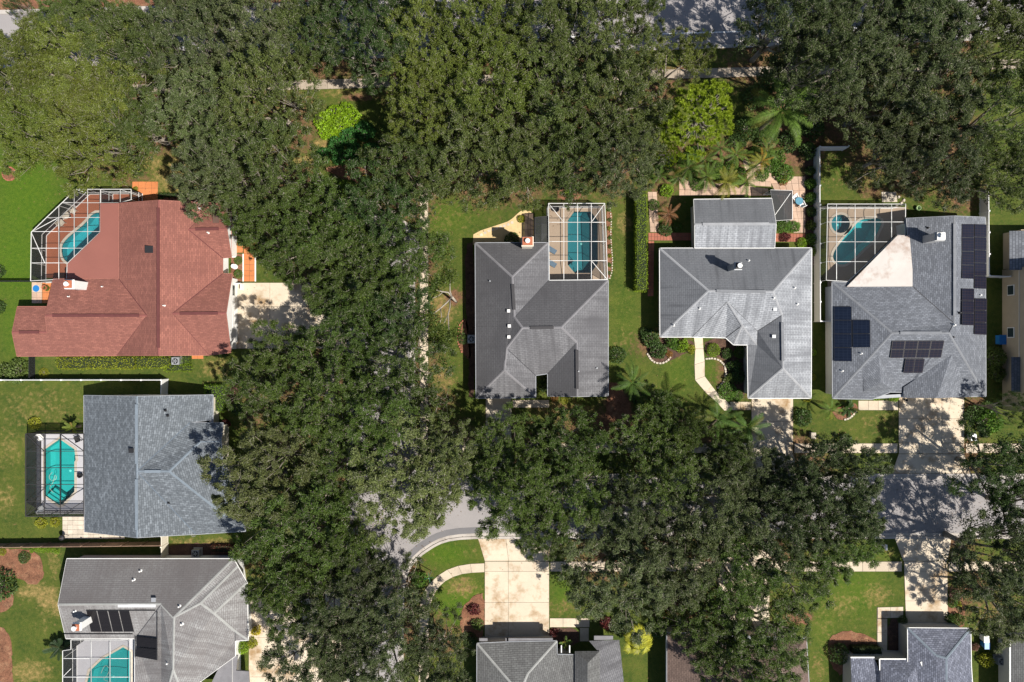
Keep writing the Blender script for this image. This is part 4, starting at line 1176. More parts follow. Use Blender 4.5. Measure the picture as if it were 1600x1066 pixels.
MB().box((bx - .02, yy(490), 3.05), (.1, 13, .12)).build('trim_band', M_cream, hb)

# grey roof in the lower right corner -----------------------------------------------
hc = thing('corner_house', 'house with speckled grey roof and tan wall in the lower right corner', 'house', P(1620, 1050, 0))
q = [P(1579, 1000, 3.0), P(1579, 1120, 3.0), P(1700, 1120, 5.5), P(1700, 1000, 5.5)]
mk('roof', q, [(0, 1, 2, 3)], S_grey7, hc, uvs=[[(0, 0), (10, 0), (10, 9), (0, 9)]])
x = P(1560, 0, 0).x
MB().box((x + 5, (q[0].y + q[1].y) / 2 - .3, 1.48), (10, q[0].y - q[1].y, 2.96)).build('wall', M_cream, hc)
MB().bar(q[0] - Vector((.06, 0, .05)), q[1] - Vector((.06, 0, .05)), .13, .12).build('gutter', M_white, hc)
# ------------------------------------------------------------------ pools and pool cages
def clip_line(poly, axis, c):
    """parts of the line x=c (axis 0) or y=c (axis 1) inside the polygon"""
    hits = []
    n = len(poly)
    for i in range(n):
        a, b = poly[i], poly[(i + 1) % n]
        if (a[axis] - c) * (b[axis] - c) < 0:
            t = (c - a[axis]) / (b[axis] - a[axis])
            hits.append(a[1 - axis] + t * (b[1 - axis] - a[1 - axis]))
    hits.sort()
    out = []
    for i in range(0, len(hits) - 1, 2):
        s = [(c, hits[i]), (c, hits[i + 1])] if axis == 0 else [(hits[i], c), (hits[i + 1], c)]
        out.append(s)
    return out

def cage(label, poly, walls, xs, ys, extra, mat, z=2.9, rise=0.25, bw=0.052, wall_mat=None, roof_mat=None, name='pool_cage'):
    """poly: px corners at roof height; walls: indices of sides that carry screen walls"""
    c = (sum(p[0] for p in poly) / len(poly), sum(p[1] for p in poly) / len(poly))
    root = thing(name, label, 'pool cage', P(c[0], c[1], 0))
    R = max(max(abs(p[0] - c[0]) for p in poly), max(abs(p[1] - c[1]) for p in poly))
    n = len(poly)
    def zat(p):
        d = 1e9
        for i in range(n):
            a = Vector(poly[i]); b = Vector(poly[(i + 1) % n]); q = Vector(p)
            t = max(0, min(1, (q - a).dot(b - a) / max(1e-6, (b - a).length_squared)))
            d = min(d, (a.lerp(b, t) - q).length)
        return z + rise * min(1, d / 18.0)
    def beam(a, b, w=bw, nm='beam'):
        k = max(1, int((Vector(b) - Vector(a)).length / 16))
        m = MB()
        for i in range(k):
            p = Vector(a).lerp(Vector(b), i / k); q = Vector(a).lerp(Vector(b), (i + 1) / k)
            m.bar(P(p.x, p.y, zat(p)), P(q.x, q.y, zat(q)), w, w * 1.3)
        return m.build(nm, mat, root)
    segs = []
    for x in xs: segs += clip_line(poly, 0, x)
    for y in ys: segs += clip_line(poly, 1, y)
    for s in segs + list(extra): beam(*s)
    ends = []
    for s in segs + list(extra): ends += list(s)
    for i in range(n):
        a, b = poly[i], poly[(i + 1) % n]
        beam(a, b, bw * 1.15, 'eave_beam')
        if i in walls:
            A = P(*a, z); B = P(*b, z)
            for zz, w in ((0.09, .1), (0.95, .06)):
                MB().bar((A.x, A.y, zz), (B.x, B.y, zz), w, w).build('rail', mat, root)
            ts = [0.0, 1.0]
            for e in ends:
                ab = Vector(b) - Vector(a); t = (Vector(e) - Vector(a)).dot(ab) / ab.length_squared
                if 0.03 < t < 0.97 and (Vector(a).lerp(Vector(b), t) - Vector(e)).length < 2.5: ts.append(t)
            for t in ts:
                q = A.lerp(B, t)
                MB().box((q.x, q.y, z / 2), (bw * .8, bw * .8, z)).build('post', mat, root)
            ts = sorted(set(ts))
            for t0, t1 in zip(ts[:-1], ts[1:]):
                if t1 - t0 < .02: continue
                p = A.lerp(B, t0); q = A.lerp(B, t1)
                mk('wall_screen', [(p.x, p.y, .05), (q.x, q.y, .05), (q.x, q.y, z), (p.x, p.y, z)], [(0, 1, 2, 3)], wall_mat or M_screen_w, root)
    # one roof screen per bay between beams
    gx = sorted(set([min(p[0] for p in poly), max(p[0] for p in poly)] + list(xs)))
    gy = sorted(set([min(p[1] for p in poly), max(p[1] for p in poly)] + list(ys)))
    for i in range(len(gx) - 1):
        for j in range(len(gy) - 1):
            cell = [list(p) for p in poly]
            for ax, lo, hi in ((0, gx[i], gx[i + 1]), (1, gy[j], gy[j + 1])):
                for lim, sg in ((lo, 1), (hi, -1)):
                    out = []
                    for k in range(len(cell)):
                        a, b = cell[k], cell[(k + 1) % len(cell)]
                        da, db = sg * (a[ax] - lim), sg * (b[ax] - lim)
                        if da >= 0: out.append(a)
                        if da * db < 0:
                            t = da / (da - db); out.append([a[0] + t * (b[0] - a[0]), a[1] + t * (b[1] - a[1])])
                    cell = out
                    if len(cell) < 3: break
                if len(cell) < 3: break
            if len(cell) < 3: continue
            pts = [P(p[0], p[1], zat(p) + .05) for p in cell]
            ar = newell(pts)
            f = list(range(len(pts)))
            if ar.z < 0: f = f[::-1]
            mk('roof_screen', pts, [f], roof_mat or M_screen_r, root)
    return root

def pool(label, pts, deck_pts, deck_mat, deck_label, basin, water, depth=1.4, coping=M_stone, smooth=1, steps=None, zdeck=0.06, extra_holes=()):
    poly = [W2(*p) for p in pts]
    if smooth: poly = smooth_poly(poly, smooth)
    poly = [Vector((p[0], p[1])) for p in poly]
    n = len(poly)
    if sum(poly[i].x * poly[(i + 1) % n].y - poly[(i + 1) % n].x * poly[i].y for i in range(n)) < 0: poly = poly[::-1]
    c = sum(poly, Vector((0, 0))) / n
    root = thing('swimming_pool', label, 'swimming pool', (c.x, c.y, 0))
    # the deck is raised round the basin; the basin sits in an opening of the deck
    zt = zdeck + 0.05
    def ring(d):
        out = []
        for i in range(n):
            p0, p1, p2 = poly[i - 1], poly[i], poly[(i + 1) % n]
            d1 = (p1 - p0).normalized(); d2 = (p2 - p1).normalized()
            nn = (Vector((d1.y, -d1.x)) + Vector((d2.y, -d2.x))).normalized()
            out.append(p1 + nn * d)
        return out
    o = ring(0.30)
    V = [(p.x, p.y, zt) for p in poly] + [(p.x, p.y, zt) for p in o] + [(p.x, p.y, -.1) for p in o] + [(p.x, p.y, -.1) for p in poly]
    F = []
    for i in range(n):
        j = (i + 1) % n
        F += [(i, i + n, j + n, j), (i + n, i + 2 * n, j + 2 * n, j + n), (i, j, j + 3 * n, i + 3 * n)]
    mk('coping', V, F, coping, root)
    b = MB()
    inner = ring(-0.45)
    V = [(p.x, p.y, zt - .03) for p in poly] + [(p.x, p.y, -depth * .72) for p in poly] + [(p.x, p.y, -depth) for p in inner]
    F = []
    for i in range(n):
        j = (i + 1) % n
        F += [(i, j, j + n, i + n), (i + n, j + n, j + 2 * n, i + 2 * n)]
    tr = tessellate_polygon([[Vector((p.x, p.y, 0)) for p in inner]])
    for t in tr:
        a0, b0, c0 = (inner[k] for k in t)
        F.append([k + 2 * n for k in (t if (b0 - a0).cross(c0 - a0) > 0 else t[::-1])])
    mk('basin', V, F, basin, root)
    tr = tessellate_polygon([[Vector((p.x, p.y, 0)) for p in poly]])
    wf = []
    for t in tr:
        a0, b0, c0 = (poly[k] for k in t)
        wf.append(t if (b0 - a0).cross(c0 - a0) > 0 else t[::-1])
    mk('water', [(p.x, p.y, zt - .1) for p in poly], wf, water, root)
    # entry steps at the first corner and a main drain
    i0 = 0; e = (poly[1] - poly[0]); e.normalize(); inw = Vector((-e.y, e.x)); mid = (poly[0] + poly[1]) / 2; hl = (poly[1] - poly[0]).length / 2
    if hl > .5:
        for k in range(3):
            q = mid + inw * (.2 + .36 * k)
            MB().box((q.x, q.y, -.35 - .28 * k), (hl * 1.7, .36, .5), math.atan2(e.y, e.x)).build('step', basin, root)
    MB().cyl((c.x, c.y, -depth + .02), .16, .03, 12).build('drain', M_white, root)
    return root, [p for p in ring(0.28)]

def deck(label, pts, mat, holes, z=0.06):
    outer = [W2(*p) for p in pts]
    loops = [[Vector((p.x, p.y, 0)) for p in outer]] + [[Vector((p.x, p.y, 0)) for p in h] for h in holes]
    flat = [p for l in loops for p in l]
    tris = tessellate_polygon(loops)
    F = []
    for t in tris:
        a, b, c = (flat[k] for k in t)
        F.append(t if (b - a).cross(c - a).z > 0 else t[::-1])
    V = [(p.x, p.y, z) for p in flat]
    n0 = len(outer); base = len(V)
    V += [(p.x, p.y, -.05) for p in outer]
    for i in range(n0):
        j = (i + 1) % n0
        F.append((i, j, base + j, base + i))
    return tag(mk('pool_deck', V, F, mat), label, kind='structure')

def cut_ground(holes):
    """open the ground sheet under the pool basins"""
    pass

B_turq = plain('turquoise_plaster', (0.10, 0.37, 0.37), 0.7, 0.08, 0.8, 0.04)
B_teal = plain('blue_pebble_plaster', (0.13, 0.41, 0.47), 0.7, 0.1, 0.8, 0.06)
B_dark = plain('dark_blue_plaster', (0.075, 0.19, 0.235), 0.7, 0.08, 0.8, 0.05)
Wa_turq = water_material('turquoise_water', (0.42, 0.92, 0.90))
Wa_teal = water_material('teal_water', (0.40, 0.86, 0.86))
Wa_dark = water_material('deep_blue_water', (0.50, 0.86, 0.84))
HOLES = []

# red house: angular cage
p1, hole1 = pool('clear blue pool cut by the diagonal red porch roof', [(97, 384), (104, 374), (118, 362), (134, 349), (146, 333), (163, 332), (163, 362), (150, 374), (128, 394), (112, 412), (102, 408), (97, 398)], None, None, '', B_teal, Wa_teal)
deck('terracotta red pool deck under the white cage', [(70, 434), (70, 366), (130, 305), (166, 303), (166, 372), (116, 422), (112, 436)], M_redcoat, [hole1])
deck('terracotta red deck behind the flat red porch roof', [(166.3, 301), (203, 301), (203, 316), (166.3, 316)], M_redcoat, [])
cage('white framed angular pool cage beside the red roofed house', [(119, 296), (49, 363), (48, 439), (104, 436), (105, 412), (156.5, 363), (157, 296)], [0, 1, 2, 6], [92, 116, 137], [317, 340, 362, 388, 411],
     [((119, 296), (137, 302)), ((49, 363), (92, 340)), ((98, 316), (116, 317)), ((73, 340), (92, 340)), ((49, 363), (70, 411))], M_white, wall_mat=M_screen_d)
cage('small white framed screen entry behind the porch roof', [(157.5, 296), (157.5, 317), (187, 317), (205, 312), (205, 296)], [0, 4, 3], [188], [300], [((188, 296), (205, 302))], M_white, z=2.7, name='screen_entry')

# blue grey house: bronze cage
p2, hole2 = pool('bright turquoise pool with pointed ends under the dark framed cage', [(71, 702), (94, 686), (117, 702), (119, 718), (117, 722), (117, 768), (98, 788), (93, 789), (71, 774)], None, None, '', B_turq, Wa_turq, smooth=0)
deck('white lilac pool deck under the dark framed cage', [(57, 677), (140, 677), (140, 803), (57, 803)], M_greydeck, [hole2])
cage('dark bronze framed pool cage behind the blue grey roof', [(40, 678), (40, 807), (131, 807), (131, 678)], [0, 1, 3], [69, 94], [705, 731, 757, 783], [((40, 678), (69, 705)), ((40, 807), (69, 783)), ((94, 678), (131, 705)), ((94, 807), (131, 783))], M_dmetal, bw=.07, wall_mat=M_screen_d, roof_mat=screen_material('fine_roof_screen', 0.10))

# weathered house: white cage cut by the lower edge
p3, hole3 = pool('teal pool cut by the bottom edge beside the heating panels', [(141, 1048), (160, 1030), (193, 1011), (205, 1018), (206, 1130), (140, 1130), (131, 1090)], None, None, '', B_turq, Wa_teal, smooth=0)
deck('grey pool deck at the bottom edge', [(115, 998), (212, 998), (212, 1140), (115, 1140)], M_greydeck, [hole3])
cage('white framed pool cage cut by the bottom edge', [(111, 1000), (111, 1015), (98, 1017), (98, 1140), (203, 1140), (203, 1000)], [0, 1, 2], [142.5, 172], [1029, 1058, 1088], [((98, 1058), (111, 1045))], M_white, wall_mat=M_screen_d)

# charcoal house: tan deck
p4, hole4 = pool('deep blue octagonal pool on the tan deck', [(887, 345), (897, 331), (923, 331), (934, 345), (934, 412), (923, 427), (898, 427), (887, 414)], None, None, '', B_dark, Wa_dark, smooth=0, coping=M_tandeck)
deck('tan pool deck under the rectangular white cage', [(858, 321), (945, 321), (949, 439), (858, 439)], M_tandeck, [hole4])
cage('rectangular white framed pool cage on the tan deck', [(857, 318), (858.5, 438), (949.5, 437), (945, 318)], [0, 2, 3], [881, 902.5, 924], [347.5, 377.5, 407.5], [((857, 318), (881, 347.5)), ((945, 318), (924, 347.5)), ((924, 407.5), (949, 437))], M_white, wall_mat=M_screen_w, roof_mat=screen_material('clear_roof_screen', 0.16))
cage('narrow grey screen corridor left of the tan pool cage', [(836, 340), (836, 379), (856, 379), (856, 338)], [0], [846], [350, 365], [], M_dmetal, z=2.6, bw=.07, name='screen_corridor', roof_mat=M_screen_d)

# solar house: kidney pool and spa
p6, hole6 = pool('kidney shaped teal pool beside the white porch roof', [(1303, 392), (1311, 382), (1318, 372), (1331, 357), (1342, 345), (1352, 342), (1362, 342), (1374, 341), (1378, 349), (1372, 361), (1366, 375), (1350, 388), (1334, 404), (1320, 414), (1308, 413), (1300, 404)], None, None, '', plain('bright_teal_plaster', (0.13, 0.44, 0.47), 0.7, 0.1, 0.8, 0.06), Wa_teal, smooth=2)
p7, hole7 = pool('small round spa in the corner of the white caged deck', arc_px(1313, 350, 14.5, 0, 337.5, 15), None, None, '', B_dark, Wa_teal, 0.9, smooth=0, coping=M_stone)
p7['category'] = 'spa'; p7.name = 'spa'
deck('pinkish tan pool deck of the solar panel house', [(1293, 324), (1414, 324), (1414, 365), (1325, 452), (1293, 452)], M_tandeck, [hole6, hole7])
cage('white framed pool cage beside the white triangular porch roof', [(1293, 319), (1291, 438), (1325, 440), (1402, 367), (1414, 367), (1415, 319)], [0, 5], [1307, 1336, 1367, 1393], [325, 347, 378, 409], [], M_white, wall_mat=M_screen_w, roof_mat=screen_material('mid_roof_screen', 0.22))
cage('small dark screened porch with white diagonal bars', [(1204, 297), (1211, 345), (1238, 343), (1238, 298)], [2, 3], [], [318], [((1206, 343), (1238, 298))], M_white, z=2.7, rise=.1, name='screened_porch', roof_mat=screen_material('porch_roof_screen', 0.90))
HOLES = [hole1, hole2, hole3, hole4, hole6, hole7]

def hose(label, pts, mat=M_stone, r=.022):
    w = [P(x, y, -.02) for x, y in smooth_px(pts)]
    o = MB().tube([(p.x, p.y, .02) for p in w], [r] * len(w), 5).build('pool_hose', mat)
    tag(o, label, 'hose')
def smooth_px(pts, it=2):
    for _ in range(it):
        out = [pts[0]]
        for a, b in zip(pts[:-1], pts[1:]):
            out += [(a[0] * .75 + b[0] * .25, a[1] * .75 + b[1] * .25), (a[0] * .25 + b[0] * .75, a[1] * .25 + b[1] * .75)]
        pts = out + [pts[-1]]
    return pts
hose('white cleaner hose floating in the bright turquoise pool', [(82, 738), (76, 744), (80, 752), (90, 748), (86, 740), (84, 754), (76, 762), (84, 770)])
hose('white cleaner hose looped in the teal pool at the bottom edge', [(158, 1052), (164, 1038), (172, 1044), (168, 1056), (160, 1062), (176, 1066)])
# ------------------------------------------------------------------ fences
def fence(label, pts, h, mat, pmat, spacing=2.4, gap=0.0, post=0.13, name='fence', cap=True, side=0.0):
    w = [P(x, y, h) for x, y in pts]
    root = thing(name, label, 'fence', (w[0].x, w[0].y, 0))
    for i in range(len(w) - 1):
        a, b = w[i], w[i + 1]; L = (b - a).length; n = max(1, round(L / spacing)); d = (b - a).normalized()
        nn = Vector((-d.y, d.x, 0))
        for k in range(n + 1):
            if k == n and i < len(w) - 2: continue
            p = a.lerp(b, k / n) + nn * side
            m = MB().box((p.x, p.y, h / 2 + .04), (post, post, h + .08), math.atan2(d.y, d.x))
            if cap: m.box((p.x, p.y, h + .1), (post + .05, post + .05, .05), math.atan2(d.y, d.x))
            m.build('post', pmat, root)
        for k in range(n):
            p = a.lerp(b, k / n) + d * post * .5; q = a.lerp(b, (k + 1) / n) - d * post * .5
            m = MB()
            m.bar((p.x, p.y, (h + .1) / 2), (q.x, q.y, (h + .1) / 2), 0.035, h - .14)
            m.bar((p.x, p.y, h - .05), (q.x, q.y, h - .05), 0.08, .1).bar((p.x, p.y, .12), (q.x, q.y, .12), .08, .1)
            nb = int((q - p).length / .3)
            for t in range(1, nb):
                s = p.lerp(q, t / nb); m.box((s.x, s.y, h / 2), (.012, .05, h - .25), math.atan2(d.y, d.x))
            m.build('fence_panel', mat, root)
    return root
fence('long white vinyl fence between the garden palms and the solar house', [(1326, 229), (1281, 229.5), (1282, 502), (1296, 502)], 1.83, M_pvc, M_pvc)
fence('white vinyl fence at the far right beside the solar panels', [(1545, 296), (1546, 431), (1578, 432)], 1.83, M_pvc, M_pvc)
fence('thin pale fence line above the blue grey roofed house', [(-60, 594), (252, 594), (251, 618)], 1.8, M_pvc, M_pvc)
fence('weathered brown wooden fence below the blue grey roof', [(-60, 856.5), (251, 853)], 1.8, M_wood, M_wood, post=.11, cap=False, side=.07)
fence('short beige gate fence between the two lower left houses', [(252, 838), (252, 872)], 1.8, M_cream, M_cream, spacing=1.4)
fence('thin black metal fence on the bright lawn', [(-40, 439), (48, 439)], 1.2, M_screen_w, M_dmetal, post=.05, cap=False)
fence('short dark fence beside the round hedge bush', [(45, 556), (45, 592)], 1.2, M_screen_w, M_dmetal, post=.05, cap=False)

# ------------------------------------------------------------------ garden and street things
def ac_unit(label, px, py):
    p = W2(px, py)
    r = thing('air_conditioner', label, 'air conditioner', p)
    MB().box((p.x, p.y, .06), (1.1, 1.1, .12)).build('base', M_kerb, r)
    MB().box((p.x, p.y, .52), (.9, .9, .8)).build('casing', M_gmetal, r)
    MB().lathe((p.x, p.y, .92), [(.36, 0), (.36, .03), (.30, .03)], 16).build('fan_ring', M_black, r)
    b = MB()
    for k in range(5):
        a = k * 2 * math.pi / 5
        b.box((p.x + .15 * math.cos(a), p.y + .15 * math.sin(a), .965), (.28, .1, .015), a)
    b.build('fan', M_gmetal, r)
ac_unit('grey air conditioner by the hedge below the red roof', 279, 564)
ac_unit('air conditioner in shade beside the weathered grey roof', 310, 862)
ac_unit('air conditioner beside the round bush at the charcoal roof', 737, 530)
ac_unit('air conditioner next to blue bin at the lower right', 1558, 1029)

def chair(label, px, py, rot, mat=M_stone, group=None, z=.06):
    p = W2(px, py)
    r = thing('patio_chair', label, 'chair', (p.x, p.y, z), group)
    m = Matrix.Rotation(rot, 4, 'Z')
    def t(b):
        b.v = [m @ v + Vector((p.x, p.y, z)) for v in b.v]; return b
    t(MB().box((0, 0, .42), (.62, .6, .08))).build('seat', mat, r)
    t(MB().add([(-.31, .28, .45), (.31, .28, .45), (.31, .42, 1.0), (-.31, .42, 1.0), (-.31, .34, .45), (.31, .34, .45), (.31, .48, 1.0), (-.31, .48, 1.0)],
               [(0, 1, 2, 3), (7, 6, 5, 4), (3, 2, 6, 7), (0, 3, 7, 4), (1, 5, 6, 2)])).build('backrest', mat, r)
    for s in (-1, 1):
        t(MB().bar((s * .33, -.28, .62), (s * .33, .36, .62), .07, .05)).build('armrest', mat, r)
        for y in (-.26, .26):
            t(MB().bar((s * .3, y, 0), (s * .3, y, .6), .05)).build('leg', mat, r)
    return r
chair('beige cushioned chair by the pool under the white angular cage', 100, 349, 2.4)
chair('beige chair beside the round table in the white angular cage', 118, 331, -.6)
chair('white chair in the upper corner of the dark framed cage', 68, 683, .8, M_white)
chair('white chair in the lower corner of the dark framed cage', 69, 794, 2.3, M_white)
chair('dark grey chair under the eave of the blue grey roof', 124, 686, -1.2, M_dmetal)
M_slate = plain('slate_blue_sling', (.10, .15, .20), .7)
def lounger(label, px, py, rot):
    p = W2(px, py); z = .06
    r = thing('sun_lounger', label, 'lounger', (p.x, p.y, z), )
    m = Matrix.Rotation(rot, 4, 'Z')
    def t(b):
        b.v = [m @ v + Vector((p.x, p.y, z)) for v in b.v]; return b
    t(MB().bar((-.5, 0, .32), (.45, 0, .32), .6, .08)).build('seat', M_slate, r)
    t(MB().bar((.45, 0, .34), (.95, 0, .75), .6, .08)).build('backrest', M_slate, r)
    for x in (-.45, .4):
        for y in (-.25, .25):
            t(MB().bar((x, y, 0), (x, y, .3), .05)).build('leg', M_white, r)
lounger('slate blue sun lounger on the tan deck, nearer the house', 863, 413, 2.6)
lounger('slate blue sun lounger on the tan deck, farther from the house', 863, 392, 2.6)
def table(label, px, py, r0, mat, z=.06, name='patio_table'):
    p = W2(px, py); r = thing(name, label, 'table', (p.x, p.y, z))
    MB().lathe((p.x, p.y, z + .68), [(.05, 0), (r0, .02), (r0, .06)], 20).build('table_top', mat, r)
    MB().cyl((p.x, p.y, z), .05, .7, 8).cyl((p.x, p.y, z), .28, .04, 12).build('pedestal', M_dmetal, r)
table('small round table between the beige chairs in the white cage', 108, 338, .5, M_stone)
table('blue tiled garden table by the small dark screened porch', 1245, 316, .48, M_aqua)
for i, (x, y, rot, w) in enumerate(((1241, 311, .6, 'above'), (1250, 320, 3.6, 'below'))):
    chair('pale chair %s the blue tiled garden table' % w, x, y, rot, M_white)
p = W2(57, 451)
r = thing('round_mat', 'round blue patterned mat on the pinkish paver pad', 'mat', (p.x, p.y, .06))
MB().lathe((p.x, p.y, .06), [(.5, 0), (.5, .03)], 24).build('mat_disc', M_stone, r)
MB().lathe((p.x, p.y, .06), [(.42, 0), (.42, .036), (.3, .036)], 24).build('blue_ring', M_blue, r)
p = W2(104, 837)
r = thing('kettle_grill', 'dark round grill on the cream paver patio', 'grill', p)
MB().lathe((p.x, p.y, .7), [(.12, 0), (.32, .12), (.36, .25), (.3, .42), (.1, .5)], 16).build('bowl', M_black, r)
for k in range(3):
    a = k * 2.1
    MB().bar((p.x + .36 * math.cos(a), p.y + .36 * math.sin(a), .05), (p.x + .15 * math.cos(a), p.y + .15 * math.sin(a), .75), .04).build('leg', M_gmetal, r)
MB().box((p.x, p.y, 1.22), (.2, .05, .05)).build('handle', M_wood, r)
p = W2(1433, 326)
r = thing('bucket', 'pale green bucket on the lawn above the solar house', 'bucket', p)
MB().lathe((p.x, p.y, 0), [(.22, 0), (.3, .42), (.26, .42), (.2, .08)], 16).build('pail', plain('pale_green_plastic', (.30, .42, .20), .5), r)
MB().tube([(p.x - .28, p.y, .4), (p.x, p.y, .55), (p.x + .28, p.y, .4)], [.015] * 3, 5).build('handle', M_gmetal, r)
# white entry pieces at the red house
p = W2(368, 417)
r = thing('garden_fountain', 'white garden fountain between the two round bushes', 'fountain', (p.x, p.y, .03))
MB().lathe((p.x, p.y, .03), [(.32, 0), (.32, .2), (.26, .25), (.1, .3), (.09, .6)], 18).build('base', M_white, r)
MB().lathe((p.x, p.y, .6), [(.08, 0), (.28, .14), (.26, .2), (.08, .1)], 18).build('bowl', M_white, r)
p = W2(364, 400)
tag(MB().box((p.x, p.y, .3), (.9, .45, .1)).box((p.x - .35, p.y, .12), (.12, .4, .26)).box((p.x + .35, p.y, .12), (.12, .4, .26)).build('garden_bench', M_white), 'small white bench by the orange paver landing', 'bench')
p = W2(371, 444)
tag(MB().box((p.x, p.y, .45), (1.6, .12, .9)).box((p.x + .75, p.y - .4, .45), (.12, .8, .9)).build('low_wall', M_white), 'low white corner wall where the walk meets the wide driveway', 'wall')

# mailbox, utility box, bins, sign
p = W2(1377, 851)
r = thing('mailbox', 'white mailbox on a post by the street kerb', 'mailbox', p)
MB().box((p.x, p.y, .55), (.12, .12, 1.1)).build('post', M_white, r)
MB().box((p.x, p.y - .05, 1.02), (.1, .75, .1)).bar((p.x, p.y, .6), (p.x, p.y - .35, .98), .08).build('bracket', M_white, r)
b = MB()
ring = [(.13 * math.cos(a), .12 + .12 * math.sin(a)) for a in np.linspace(0, math.pi, 7)] + [(-.13, 0), (.13, 0)]
vs = [(p.x + x, p.y + yv, 1.08 + z) for yv in (-.35, .3) for x, z in ring]
k = len(ring)
b.add(vs, [tuple(range(k)), tuple(range(k, 2 * k))[::-1]] + [(i, i + k, (i + 1) % k + k, (i + 1) % k) for i in range(k)]).build('box', M_white, r)
p = W2(1268, 680)
r = thing('utility_box', 'pale utility box on the shaded lawn by the L shaped house', 'utility box', p)
MB().box((p.x, p.y, .3), (.5, .7, .6)).build('cabinet', M_kerb, r); MB().box((p.x, p.y, .63), (.58, .78, .06)).build('lid', M_stone, r)
def bin_(label, px, py, body, lid):
    p = W2(px, py); r = thing('wheelie_bin', label, 'bin', p)
    b = MB(); b.add([(p.x + x * s, p.y + y * s, z) for z, s in ((.06, .8), (1.0, 1.0)) for x, y in ((-.3, -.35), (.3, -.35), (.3, .35), (-.3, .35))], [(3, 2, 1, 0), (4, 5, 6, 7), (0, 1, 5, 4), (1, 2, 6, 5), (2, 3, 7, 6), (3, 0, 4, 7)])
    b.build('body', body, r)
    MB().box((p.x, p.y, 1.04), (.68, .8, .08)).build('lid', lid, r)
    for s in (-1, 1): MB().tube([(p.x + s * .28, p.y + .36, .12), (p.x + s * .34, p.y + .36, .12)], [.12, .12], 10).build('wheel', M_black, r)
    MB().box((p.x, p.y + .42, 1.0), (.5, .05, .05)).build('handle', body, r)
bin_('white lidded bin beside the lower right house', 1533, 994, M_white, M_white)
bin_('blue bin with blue lid beside the lower right house', 1534, 1004, M_blue, M_blue)
bin_('grey bin under the tree right of the solar house drive', 1513, 682, M_gmetal, M_gmetal)
p = W2(1561, 531)
tag(MB().box((p.x, p.y, .35), (.9, 1.1, .7)).box((p.x, p.y, .74), (1.0, 1.2, .08)).build('storage_box', M_blue), 'bright blue storage box against the beige house', 'box')
p = W2(674, 892)
r = thing('street_sign', 'street sign post with two blades at the curved sidewalk', 'sign', p)
MB().cyl((p.x, p.y, 0), .045, 2.9, 8).build('post', M_gmetal, r)
MB().bar((p.x - .55, p.y - .1, 2.75), (p.x + .55, p.y + .1, 2.75), .03, .24).build('blade', plain('sign_green', (.02, .14, .06), .5), r)
MB().bar((p.x - .12, p.y + .6, 2.5), (p.x + .12, p.y - .6, 2.5), .03, .24).build('blade', MATS['sign_green'], r)
p = W2(1414, 625)
tag(MB().lathe((p.x, p.y, 0.07), [(.14, 0), (.2, .35), (.17, .35), (.12, .1)], 12).build('flower_pot', M_black), 'dark pot at the garage corner of the solar house', 'pot')
def urn(label, px, py, mat=M_terra, s=1.0):
    p = W2(px, py)
    tag(MB().lathe((p.x, p.y, .05), [(.18 * s, 0), (.3 * s, .25 * s), (.32 * s, .5 * s), (.24 * s, .5 * s), (.2 * s, .2)], 14).build('plant_pot', mat), label, 'pot')
urn('terracotta pot on the orange paver pad by the red roof', 73, 450)
urn('dark pot at the deck edge under the blue grey roof', 128, 742, M_black)
urn('pot on the tan deck beside the upper pool end', 869, 328, M_black, 1.2)
urn('pot beside the white porch pergola of the grey hip roof', 838, 1000, M_black)

# stone edgings: stones set one by one along a curve
def edging(label, pts, mat=M_stone, size=.26):
    w = [W2(*p) for p in pts]
    root = thing('garden_edging', label, 'edging', (w[0].x, w[0].y, 0))
    for i in range(len(w) - 1):
        a, b = w[i], w[i + 1]; n = max(1, round((b - a).length / .34)); d = b - a
        for k in range(n):
            p = a.lerp(b, (k + .5) / n)
            MB().box((p.x, p.y, .08), (size * rnd.uniform(.9, 1.15), size * .8, .16 + rnd.uniform(-.03, .03)), math.atan2(d.y, d.x) + rnd.uniform(-.2, .2)).build('stone', mat, root)
edging('curved stone edging round the little lawn by the garden walk', [(1102, 561), (1114, 560), (1124, 563), (1132, 571), (1134, 583), (1132, 594), (1126, 602), (1121, 607)])
edging('pale stone edging below the shrubs left of the garden walk', [(1011, 552), (1017, 562), (1024, 567), (1034, 568), (1043, 564), (1048, 557)])
edging('stone edging round the rocky cycad bed', [(1338, 642), (1332, 649), (1326, 654), (1318, 656)])
edging('wavy pale edging along the narrow bed of the tan cage', [(953, 324), (955, 345), (954, 365), (955, 385), (957, 405), (956, 425), (952, 437)], size=.16)
edging('edging of the mulch bed at the air conditioner', [(727, 498), (719, 506), (715, 520), (716, 536), (722, 552)], M_brick, .2)
edging('stone rim of the mulch ring on the bright lawn', arc_px(15, 272, 10.5, 0, 360, 10), M_brick, .2)
edging('pale edging above the tan pool cage', [(874, 293), (890, 290), (906, 288)], size=.18)
